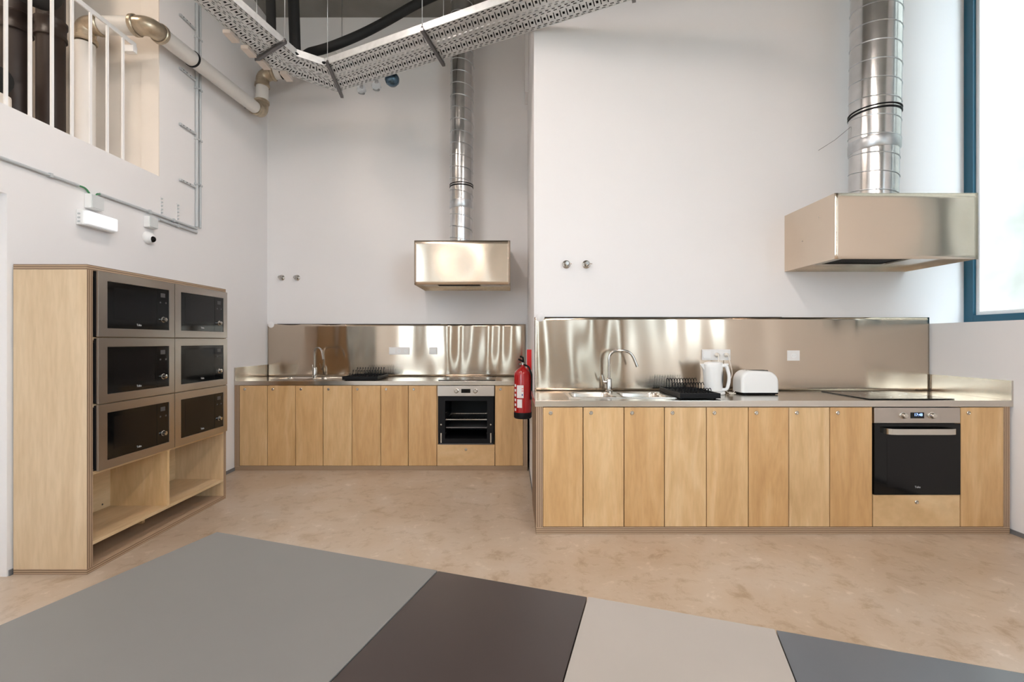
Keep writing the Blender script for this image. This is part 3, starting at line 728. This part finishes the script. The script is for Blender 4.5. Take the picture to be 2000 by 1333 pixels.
# ------------------------------------------------------------------ kettle
kx, ky = 1.538, 3.47
t = thing('electric_kettle', 'white plastic electric kettle on its base', 'kettle', (kx, ky, ZWT))
MB().lathe((kx, ky, ZWT), (0, 0, 1), [(.072, 0), (.080, .004), (.080, .016), (.074, .022)], 32).build('base', 'white', t)
def oval(z, rx, ry, dx=0, n=36): return [(kx+dx+rx*math.cos(2*PI*k/n), ky+ry*math.sin(2*PI*k/n), z) for k in range(n)]
Z = ZWT+.024
MB().rings([oval(Z, .066, .066, -.004), oval(Z+.05, .067, .066, -.005), oval(Z+.12, .069, .066, -.007), oval(Z+.18, .074, .066, -.009), oval(Z+.200, .077, .066, -.010), oval(Z+.206, .073, .062, -.010)], True).build('jug', 'white', t)
MB().rings([oval(Z+.206, .070, .060, -.004), oval(Z+.216, .064, .056, -.002), oval(Z+.222, .040, .036, 0)], True).build('lid', 'white', t)
sp_ = MB(); sp_.add([(kx-.074, ky-.025, Z+.206), (kx-.074, ky+.025, Z+.206), (kx-.106, ky, Z+.206), (kx-.074, ky-.02, Z+.15), (kx-.074, ky+.02, Z+.15)], [(0, 2, 1), (0, 3, 2), (1, 2, 4), (3, 4, 2), (0, 1, 4, 3)]).build('spout', 'white', t, .002)
hp = fillet([(kx+.040, ky-.030, Z+.192), (kx+.076, ky-.048, Z+.198), (kx+.096, ky-.055, Z+.10), (kx+.078, ky-.048, Z+.014), (kx+.045, ky-.032, Z+.012)], .06, 8)
MB().tube(hp, .0125, 12).build('handle', 'white', t)
n = 12; vs = []
for k in range(n+1):
    f = k/n; zz = Z+.03+.13*f; w_ = .010*math.sin(PI*f); r = .0725+.004*f
    for s in (-1, 1):
        a = math.radians(-42)+s*w_/r*1.3; vs.append((kx-.006+(r-.002)*math.cos(a), ky+(r-.002)*math.sin(a), zz))
MB().add(vs, [(2*k, 2*k+1, 2*k+3, 2*k+2) for k in range(n)]).build('handle_gap_shade', 'grey_d', t)  # dark spindle on the jug stands in for the shaded handle opening
box('switch', kx+.055, kx+.088, ky-.055, ky-.037, Z+.197, Z+.210, 'white', t, .004)

# ------------------------------------------------------------------ toaster
tx0, tx1, ty0, ty1 = 1.722, 2.003, 3.41, 3.56
t = thing('toaster', 'white two-slot toaster beside the kettle', 'toaster', ((tx0+tx1)/2, (ty0+ty1)/2, ZWT))
def prof(x):   # height outline seen from the front
    f = (x-tx0)/(tx1-tx0); h = .185-.012*f
    e = min(f, 1-f)*(tx1-tx0); r = .075
    if e < r: h -= (r - math.sqrt(max(0, r*r-(r-e)**2)))*1.0
    return h
xs = sorted([tx0+(tx1-tx0)*(.5-.5*math.cos(PI*k/40)) for k in range(41)])
R = []
for x in xs:
    h = max(prof(x), .06); rr = .028; ring = []
    e = min(x-tx0, tx1-x); ins = .012*(1-min(1, e/.02))**2
    y0_, y1_ = ty0+ins, ty1-ins
    ring += [(x, y0_, ZWT+.016), (x, y0_, ZWT+h-rr)]
    for k in range(1, 7):
        a = PI/2*k/6; ring.append((x, y0_+rr-rr*math.cos(a), ZWT+h-rr+rr*math.sin(a)))
    for k in range(0, 7):
        a = PI/2*k/6; ring.append((x, y1_-rr+rr*math.sin(a), ZWT+h-rr+rr*math.cos(a)))
    ring.append((x, y1_, ZWT+.016)); R.append(ring)
MB().rings(R, True).build('housing', 'white', t)
box('base', tx0+.012, tx1-.006, ty0+.006, ty1-.006, ZWT+.005, ZWT+.016, 'black', t, .002)
for dy in (.045, .09): box('slot', tx0+.06, tx1-.06, ty0+dy, ty0+dy+.02, ZWT+.176, ZWT+.1815, 'dark', t)
for x in (tx0+.03, tx1-.03):
    for y in (ty0+.02, ty1-.02): MB().cyl((x, y, ZWT), (x, y, ZWT+.006), .010, n=12).build('foot', 'black', t)
lv = box('lever', tx1, tx1+.018, ty0+.06, ty0+.09, ZWT+.10, ZWT+.115, 'white', t, .003)

# ------------------------------------------------------------------ dish racks
def rack(label, x0, x1, y0, y1):
    t = thing('dish_rack', label, 'dish rack', ((x0+x1)/2, (y0+y1)/2, ZWT), 'black dish racks')
    z = ZWT+.006; hh = .035
    MB().slab('xy', (x0, x1), (y0, y1), z, z+.006, []).build('drip_tray', 'black', t)
    MB().slab('xy', (x0, x1), (y0, y1), z+.006, z+hh, [(x0+.012, x1-.012, y0+.012, y1-.012)]).build('rim', 'black', t, .004)
    for k in range(9):
        x = x0+.03+(x1-x0-.06)*k/8
        box('ridge', x-.004, x+.004, y0+.016, y1-.016, z+.006, z+.026, 'black', t)
    for r_, yy in ((0, y1-.06), (1, y1-.20), (2, y0+.12)):
        for k in range(11):
            x = x0+.035+(x1-x0-.07)*k/10; h = (.085, .065, .035)[r_]
            m = MB().tube(fillet([(x, yy, z+.02), (x, yy-.004, z+.02+h), (x+.010, yy-.012, z+.02+h+.006), (x+.014, yy-.016, z+.02+h-.015)], .008, 4), .0028, 6)
            m.build('prong', 'black', t)
    for a in (x0+.03, x1-.03):
        for b in (y0+.03, y1-.03): MB().cyl((a, b, ZWT+(.006 if False else 0)), (a, b, z), .008, n=10).build('foot', 'black', t)
rack('black plastic dish rack with prongs left of the kettle', 1.165, 1.448, 3.155, 3.60)
rack('black plastic dish rack beside the far sink', -1.735, -1.375, YL+.05, YL+.47)

# ------------------------------------------------------------------ wall valves
def valve(label, u, v_, Y):
    x = (u-1000)*Y/889; z = CAMH-(v_-666.5)*Y/889
    t = thing('wall_valve', label, 'valve', (x, Y, z-.03), 'chrome wall valves')
    MB().lathe((x, Y-.001, z), (0, -1, 0), [(.034, 0), (.033, .006), (.020, .012)], 22).build('rosette', 'chrome', t)
    MB().lathe((x, Y-.010, z), (0, -1, 0), [(.013, 0), (.013, .02), (.019, .024), (.019, .05), (.014, .055), (0, .055)], 18).build('spindle', 'chrome', t)
    MB().cyl((x-.018, Y-.05, z+.004), (x+.038, Y-.055, z-.004), .005, .004, 10).build('lever', 'chrome', t)
valve('chrome wall valve above the near sink, closer to the partition', 1106, 517, YBR); valve('chrome wall valve above the near sink, closer to the window', 1145, 517, YBR)
valve('chrome wall valve above the far sink, closer to the left wall', 550.5, 543, YBL); valve('chrome wall valve above the far sink, closer to the hood', 580.5, 543, YBL)

# ------------------------------------------------------------------ left wall fittings
def conduit(label, path, r, mat='grey', clips=()):
    t = thing('cable_conduit', label, 'conduit', path[0], 'grey cable conduits on the left wall')
    MB().tube(path, r, 12).build('tube', mat, t)
    for p, ax in clips:
        p = Vector(p)
        if ax == 'y': MB().box(XL, p.x+r+.004, p.y-.008, p.y+.008, p.z-r-.004, p.z+r+.004).build('clip', 'grey', t, .001)
        else: MB().box(XL, p.x+r+.004, p.y-r-.004, p.y+r+.004, p.z-.008, p.z+.008).build('clip', 'grey', t, .001)
xc = XL+.014
conduit('thin grey conduit coming from the door side to the junction box over the emergency light', [(xc, 1.4, 2.312), (xc, 2.93, 2.312)], .009, clips=[((xc, 2.2, 2.312), 'y'), ((xc, 2.75, 2.312), 'y')])
conduit('upper grey conduit running from the emergency light to the wall corner', [(xc, 3.08, 2.305), (xc, 4.03, 2.305)], .010, clips=[((xc, 3.5, 2.305), 'y'), ((xc, 3.75, 2.305), 'y')])
conduit('lower grey conduit running from the security camera box', [(xc, 3.60, 2.272), (xc, 4.03, 2.272)], .010, clips=[((xc, 3.8, 2.272), 'y')])
conduit('vertical grey conduit pair, the one nearer the camera', [(xc, 4.03, 2.32), (xc, 4.03, 4.30)], .013, clips=[((xc, 4.03, z), 'z') for z in (2.7, 3.1, 3.55, 4.0)])
conduit('vertical grey conduit pair, the one nearer the far counter', [(xc, 4.075, 2.32), (xc, 4.075, 4.45)], .010, clips=[((xc, 4.075, z), 'z') for z in (2.7, 3.1, 3.55, 4.0)])
for i, z in enumerate((2.66, 3.13, 3.60, 4.05)):
    t = thing('wall_bracket', ('lowest', 'second lowest', 'second highest', 'highest')[i]+' grey bracket arm on the vertical conduit', 'bracket', (XL, 3.95, z), 'bracket arms on the vertical conduit')
    box('arm', XL+.001, XL+.02, 3.83, 4.015, z, z+.018, 'grey', t, .002)
    for k in range(3): MB().lathe((XL+.02, 3.86+k*.04, z+.009), (1, 0, 0), [(.005, 0), (.004, .003), (0, .003)], 8).build('screw', 'darksteel', t)
def jbox(label, y, z, s):
    t = thing('junction_box', label, 'junction box', (XL, y, z-s/2), 'grey junction boxes')
    box('body', XL+.001, XL+.045, y-s/2, y+s/2, z-s/2, z+s/2, 'white', t, .005)
    box('cover', XL+.045, XL+.052, y-s/2+.004, y+s/2-.004, z-s/2+.004, z+s/2-.004, 'grey_l', t, .003)
M['grey_l'] = plain('light_grey_plastic', (.62, .64, .64), .5)
jbox('junction box above the emergency light', 3.03, 2.232, .095)
jbox('junction box above the dome security camera', 3.505, 2.222, .085)
MB().tube(fillet([(xc, 2.93, 2.312), (xc, 2.98, 2.312), (xc, 3.01, 2.28)], .03), .006, 8).build('green_wire', 'green', None, label='short green wire entering the junction box from the door side', cat='wire')
MB().tube(fillet([(xc+.004, 3.05, 2.28), (xc+.004, 3.055, 2.30), (xc+.002, 3.085, 2.305)], .02), .005, 8).build('green_wire', 'green', None, label='short green wire leaving the junction box towards the corner', cat='wire')
t = thing('emergency_light', 'rectangular white emergency light glowing on the left wall', 'emergency light', (XL, 3.05, 2.06))
box('back_box', XL+.001, XL+.045, 2.925, 3.165, 2.060, 2.160, 'white', t, .006)
box('diffuser', XL+.045, XL+.075, 2.935, 3.155, 2.067, 2.153, 'emerg', t, .008)
for k in range(3): box('indicator', XL+.015, XL+.03, 2.921, 2.926, 2.075+k*.025, 2.085+k*.025, 'grey', t)
t = thing('security_camera', 'white dome security camera under its junction box', 'security camera', (XL, 3.50, 2.06))
MB().lathe((XL+.001, 3.50, 2.105), (1, 0, 0), [(.048, 0), (.048, .012), (.043, .025), (.030, .040), (0, .046)], 28).build('dome_base', 'white', t)
MB().lathe((XL+.028, 3.506, 2.097), (1, -.25, -.35), [(.024, 0), (.024, .016), (.018, .024), (0, .027)], 20).build('lens_ball', 'glassblack', t)
for y, lab in ((3.638, 'strip of cable studs nearer the security camera'), (3.815, 'strip of cable studs nearer the vertical conduit')):
    t = thing('stud_strip', lab, 'cable studs', (XL, y, 2.33), 'stud strips above the conduit')
    box('backing', XL+.0005, XL+.003, y-.008, y+.008, 2.325, 2.465, 'wall', t)
    for k in range(5): MB().lathe((XL+.003, y, 2.335+k*.028), (1, -.3, 0), [(.0065, 0), (.006, .008), (.004, .014), (0, .015)], 10).build('stud', 'grey', t)

# ------------------------------------------------------------------ landing railing and pipes
XRail = XL-.055
t = thing('landing_railing', 'white railing with upright bars on the upper landing', 'railing', (XRail, 2.6, 2.62))
box('handrail', XRail-.006, XRail+.006, .55, 3.46, 3.540, 3.572, 'whitemetal', t, .002)
box('end_bracket', XRail-.06, XRail+.012, 3.42, 3.46, 3.49, 3.540, 'whitemetal', t, .002)
for k in range(22):
    y = 3.345-.129*k
    box('baluster', XRail-.006, XRail+.006, y-.0075, y+.0075, 2.62, 3.541, 'whitemetal', t)
def bigpipe(label, x, y, r, collars):
    t = thing('soil_pipe', label, 'pipe', (x, y, 2.62), 'dark upright pipes on the landing')
    MB().cyl((x, y, 2.62), (x, y, ZC), r, n=28).build('pipe', 'brownpipe', t)
    for z in collars: MB().lathe((x, y, z), (0, 0, 1), [(r*1.0, 0), (r*1.14, .006), (r*1.14, .03), (r*1.07, .04), (r*1.07, .10), (r*1.16, .11), (r*1.16, .14), (r, .15)], 28, False).build('collar', 'brownpipe', t)
bigpipe('dark brown upright pipe on the landing, farther from the white pipe', -3.73, 3.42, .088, (3.62,))
bigpipe('dark brown upright pipe on the landing, next to the white pipe', -3.475, 3.43, .082, (3.58,))
MB().tube(fillet([(-3.36, 3.3, 4.6), (-3.33, 3.3, 3.86), (-3.33, 3.25, 3.74), (-3.42, 3.0, 3.72), (-3.7, 2.6, 3.74)], .09), .075, 16).build('insulated_hose', 'blackmatte', None, label='black insulated hose looping above the landing pipes', cat='hose')
MB().tube([(-4.3, 3.15, 3.42), (-3.9, 3.15, 3.26), (-3.52, 3.12, 3.10)], .09, 18).build('insulated_duct', 'blackmatte', None, label='short black insulated duct end behind the railing', cat='duct')
box('equipment_box', -3.62, -3.42, 3.02, 3.12, 2.62, 2.98, 'warmlightbeige', None, .02, label='beige box behind the railing under the black duct', cat='box')

t = thing('water_pipe', 'white pipe with brass elbows running from the landing along the left wall', 'pipe', (-3.19, 3.40, 2.62))
r = .062
P0, P1, P2, P3, P4 = Vector((-3.19, 3.40, 2.62)), Vector((-3.19, 3.40, 3.668)), Vector((-2.71, 3.40, 3.668)), Vector((-2.69, 4.885, 3.765)), Vector((-2.69, 4.91, 4.175))
P2b = Vector((-2.69, 3.58, 3.67))
P5 = Vector((-2.40, 4.93, 4.24)); P6 = Vector((-1.9, 4.97, 4.42))
def seg(a, b, ta, tb):
    d = (b-a).normalized(); MB().cyl(a+d*ta, b-d*tb, r, n=26).build('pipe_section', 'pipe', t)
seg(P0, P1, 0, .14); seg(P1, P2, .12, .10); seg(P2, P3, .10, .10); seg(P3, P4, .10, .10); seg(P4, P5, .10, 0); seg(P5, P6, 0, 0)
def elbow(a, c, b, ln=.13, orange=False):
    da = (a-c).normalized(); db = (b-c).normalized()
    pts = fillet([c+da*ln, c, c+db*ln], ln*.8, 10)
    e = MB().tube(pts, r*1.06, 22).build('elbow', 'elbow', t)
    for q, d in ((c+da*ln, da), (c+db*ln, db)):
        MB().lathe(q-d*.035, d, [(r*1.12, 0), (r*1.22, .006), (r*1.22, .028), (r*1.12, .035)], 22, False).build('coupling_ring', 'elbow', e)
elbow(P0, P1, P2); elbow(P1, P2, P3, .12); elbow(P2, P3, P4); elbow(P3, P4, P5)
for q in (.44, 1.38):
    d = (P3-P2).normalized(); c = P2+d*q
    cl = MB().lathe(c, d, [(r*1.02, 0), (r*1.10, .003), (r*1.10, .018), (r*1.02, .021)], 26, False).build('pipe_clamp', 'black', t)
    MB().cyl(c-Vector((.06, 0, 0)), (XL, c.y, c.z), .006, n=8).build('clamp_stud', 'galv', t)
d = (P5-P4).normalized(); MB().lathe(P4+d*.19, d, [(r*1.02, 0), (r*1.10, .003), (r*1.10, .018), (r*1.02, .021)], 26, False).build('pipe_clamp', 'black', t)

# ------------------------------------------------------------------ cable tray with real perforations
KT = .935; ZT = CAMH+2.69*KT
mid = [(-2.475, 3.05), (-2.357, 3.588), (-2.200, 4.390), (-1.862, 4.675), (.95, 3.365), (1.9, 2.92)]
wid = [.145, .150, .185, .205, .200, .200]
mid = [(a*KT, b*KT) for a, b in mid]; wid = [a*KT for a in wid]
def offs(k):
    pts = [Vector((x, y, 0)) for x, y in mid]; out = []
    for i, p in enumerate(pts):
        a = (pts[i]-pts[i-1]).normalized() if i else None; b = (pts[i+1]-pts[i]).normalized() if i < len(pts)-1 else None
        if a is None: a = b
        if b is None: b = a
        na = Vector((-a.y, a.x, 0)); nb = Vector((-b.y, b.x, 0)); n = (na+nb); n.normalize()
        s = wid[i]/max(.55, n.dot(na)); out.append(p+n*s*k)
    return out
W_ = [0, .05, .105, .155, .21, .30, .42, .58, .70, .79, .845, .895, .95, 1]
T_ = [0, .1, .25, .32, .5, .6, .85, .92, 1]
def hole(w, tt):
    if .05 < w < .105: return .1 < tt < .6
    if .155 < w < .21: return .32 < tt < .85
    if .79 < w < .845: return .32 < tt < .85
    if .895 < w < .95: return .1 < tt < .6
    if .30 < w < .70:
        if .1 < tt < .25: return True
        if .42 < w < .58 and .5 < tt < .85: return True
    return False
def tray(label, k0, k1):
    A, B = offs(k0), offs(k1)
    t = thing('cable_tray', label, 'cable tray', (A[2].x, A[2].y, ZT), 'perforated cable trays')
    for i in range(len(mid)-1):
        L = ((A[i+1]-A[i]).length+(B[i+1]-B[i]).length)/2; np_ = max(2, round(L/.052)); m = MB()
        for q in range(np_):
            for ti in range(len(T_)-1):
                for wi in range(len(W_)-1):
                    if hole((W_[wi]+W_[wi+1])/2, (T_[ti]+T_[ti+1])/2): continue
                    c = []
                    for (tt, ww) in ((T_[ti], W_[wi]), (T_[ti+1], W_[wi]), (T_[ti+1], W_[wi+1]), (T_[ti], W_[wi+1])):
                        s = (q+tt)/np_; p = A[i].lerp(A[i+1], s); e = B[i].lerp(B[i+1], s); x = p.lerp(e, ww); c.append((x.x, x.y, ZT))
                    m.add(c, [(0, 1, 2, 3)])
        m.build('perforated_floor', 'tray', t, solid=.0015)
    for ch in (A, B):
        vs = []; 
        for p in ch: vs += [(p.x, p.y, ZT), (p.x, p.y, ZT+.06)]
        MB().add(vs, [(2*i, 2*i+2, 2*i+3, 2*i+1) for i in range(len(ch)-1)]).build('side_flange', 'tray', t, solid=.0015)
tray('perforated galvanised cable tray running nearer the camera', .02, -1.0)
tray('perforated galvanised cable tray running nearer the far wall', 1.0, .04)
def hanger(label, p, q):
    p = Vector((p[0]*KT, p[1]*KT, ZT-.014)); q = Vector((q[0]*KT, q[1]*KT, ZT-.014)); d = (q-p).normalized(); n = Vector((-d.y, d.x, 0))
    t = thing('tray_hanger', label, 'hanger', p, 'hangers of the cable trays')
    m = MB(); R = []
    for c in (p, q): R.append([c-n*.014+Vector((0,0,-.013)), c+n*.014+Vector((0,0,-.013)), c+n*.014+Vector((0,0,.012)), c-n*.014+Vector((0,0,.012))])
    m.rings(R, True, False).build('cross_bar', 'darksteel', t, .002)
    for c in (p+d*.012, q-d*.012):
        MB().cyl(c, (c.x, c.y, ZC), .0035, n=8).build('threaded_rod', 'galv', t)
        MB().cyl((c.x, c.y, ZT+.001), (c.x, c.y, ZT+.012), .010, n=6).build('nut', 'darksteel', t)
hanger('dark hanger bar under the cable tray near the left wall', (-2.435, 4.33), (-2.02, 4.06))
hanger('dark hanger bar under the corner of the cable tray', (-1.86, 4.985), (-1.775, 4.37))
hanger('dark hanger bar under the cable tray left of the slim duct', (-.66, 4.41), (-.775, 3.90))
hanger('dark hanger bar under the cable tray near the top of the picture', (.96, 3.58), (.80, 3.14))
# hoses and added cables above the trays
def hose(label, pts, r, mat='blackmatte', cat='hose', name='insulated_hose'):
    MB().tube(fillet(pts, .25, 8), r, 14).build(name, mat, None, label=label, cat=cat)
def at(u, v_, Y): return ((u-1000)*Y/889, Y, CAMH-(v_-666.5)*Y/889)
hose('black insulated hose sagging from the ceiling over the cable tray', [at(592, 112, 4.42), at(604, 103, 4.42), at(640, 94, 4.32), at(705, 68, 4.38), at(765, 36, 4.42), at(812, 8, 4.45), at(880, -22, 4.45)], .042)
hose('black insulated hose dropping into the cable tray beside the corner', [at(570, -100, 4.25), at(574, 20, 4.25), at(577, 118, 4.27)], .050)
hose('black insulated hose dropping into the cable tray near the left wall', [at(524, -100, 4.05), at(529, 10, 4.05), at(530, 72, 4.07)], .040)
ORD = ('first', 'second', 'third', 'fourth')
for i, k in enumerate((-.84, -.64, -.44, -.22, .22, .44, .64, .84)):  # unseen cables, added so the tray holes read dark
    lab = '%s added black cable in the cable tray nearer %s, counted from the camera side' % (ORD[i % 4], 'the camera' if i < 4 else 'the far wall')
    MB().tube([(p.x, p.y, ZT+.019) for p in fillet(offs(k), .12, 6)], .016, 8).build('added_cable', 'black', None, label=lab, cat='cable', group='added cables in the cable trays')
# small fittings hung under the far edge of the trays
def hung_bulb(label, u, v_, Y, s):
    x, y, z = at(u, v_, Y)
    t = thing('glass_bulb', label, 'bulb', (x, y, z-.05*s), 'clear bulbs under the cable tray')
    MB().lathe((x, y, z+.055*s), (0, 0, -1), [(.018*s, 0), (.02*s, .02*s), (.045*s, .06*s), (.05*s, .085*s), (.035*s, .115*s), (0, .125*s)], 20).build('glass', 'bulb', t)
    MB().cyl((x, y, z+.05*s), (x, y, ZT+.0), .012*s, n=12).build('holder', 'socket', t)
hung_bulb('clear glass bulb hanging under the tray nearest the tray corner', 706, 171, 4.84*KT, .93)
hung_bulb('clear glass bulb hanging under the tray between corner bulb and spotlight', 735, 164, 4.76*KT, .93)
x, y, z = at(764, 155, 4.72*KT)
t = thing('spotlight', 'blue-grey round spotlight hanging under the cable tray', 'spotlight', (x, y, z-.06))
MB().lathe((x, y, z+.06), (.15, 0, -1), [(.02, 0), (.062, .03), (.070, .06), (.062, .095), (.035, .12), (0, .128)], 24).build('housing', 'spot', t) if False else None
M['spot'] = plain('blue_grey_metal', (.10, .17, .24), .25, metal=.8, var=.5, vscale=25)
MB().lathe((x, y, z+.06), (.15, 0, -1), [(.02, 0), (.062, .03), (.070, .06), (.062, .095), (.035, .12), (0, .128)], 24).build('housing', 'spot', t)
MB().cyl((x, y, z+.055), (x-.01, y, ZT+.002), .008, n=10).build('stem', 'black', t)
bl = [(447, 58), (487, 93), (518, 118), (538, 136)]
for i, (u, v_) in enumerate(bl):
    ed = offs(1.06); sg, fr = ((1, .42), (1, .66), (1, .88), (2, .22))[i]; pe = ed[sg].lerp(ed[sg+1], fr); xx, yy = pe.x, pe.y
    box('spacer_block', xx-.035, xx+.03, yy-.065, yy+.065, ZT-.032, ZT-.002, 'beigeblock', None, .004,
        label=('first', 'second', 'third', 'fourth')[i]+' beige block under the tray edge, counted from the landing', cat='block', group='beige blocks along the tray edge')

# ------------------------------------------------------------------ table in the foreground
TZ = .745; h = CAMH-TZ
def onT(u, v_): Y = 889*h/(v_-666.5); return Vector(((u-1000)*Y/889, Y, TZ))
C0 = onT(424, 1039.5); C1 = onT(2000, 1314.5)
dirx = (C1-C0).normalized(); ang = math.atan2(dirx.y, dirx.x)
cuts = [0] + [(onT(u, v_)-C0).dot(dirx) for u, v_ in ((855, 1115), (1147.5, 1165.5), (1516, 1233))]
cuts.append(cuts[3]+cuts[1])
t = thing('dining_table', 'long table with a top of grey, dark brown, beige and slate panels', 'table', (C0.x, C0.y, 0), rz=ang)
D = .92
for i, (mt, lb) in enumerate((('t_grey', 'wide mid-grey panel'), ('t_brown', 'dark brown panel'), ('t_beige', 'light beige panel'), ('t_slate', 'slate grey panel'))):
    a = cuts[i]+(.0012 if i else 0); b = cuts[i+1]-.0012
    p = MB().box(a, b, -D, 0, TZ-.022, TZ-(0 if i in (0, 2) else .0012)).build('top_panel', mt, t, .0012, local=True, label=lb)
Lx = cuts[-1]
MB().box(.06, Lx-.06, -D+.06, -.06, TZ-.075, TZ-.022).build('underframe', 'tedge', t, .002, local=True)
for a in (.08, Lx-.14):
    for b in (-.14, -D+.08): MB().box(a, a+.06, b, b+.06, 0, TZ-.075).build('leg', 'tedge', t, .003, local=True)
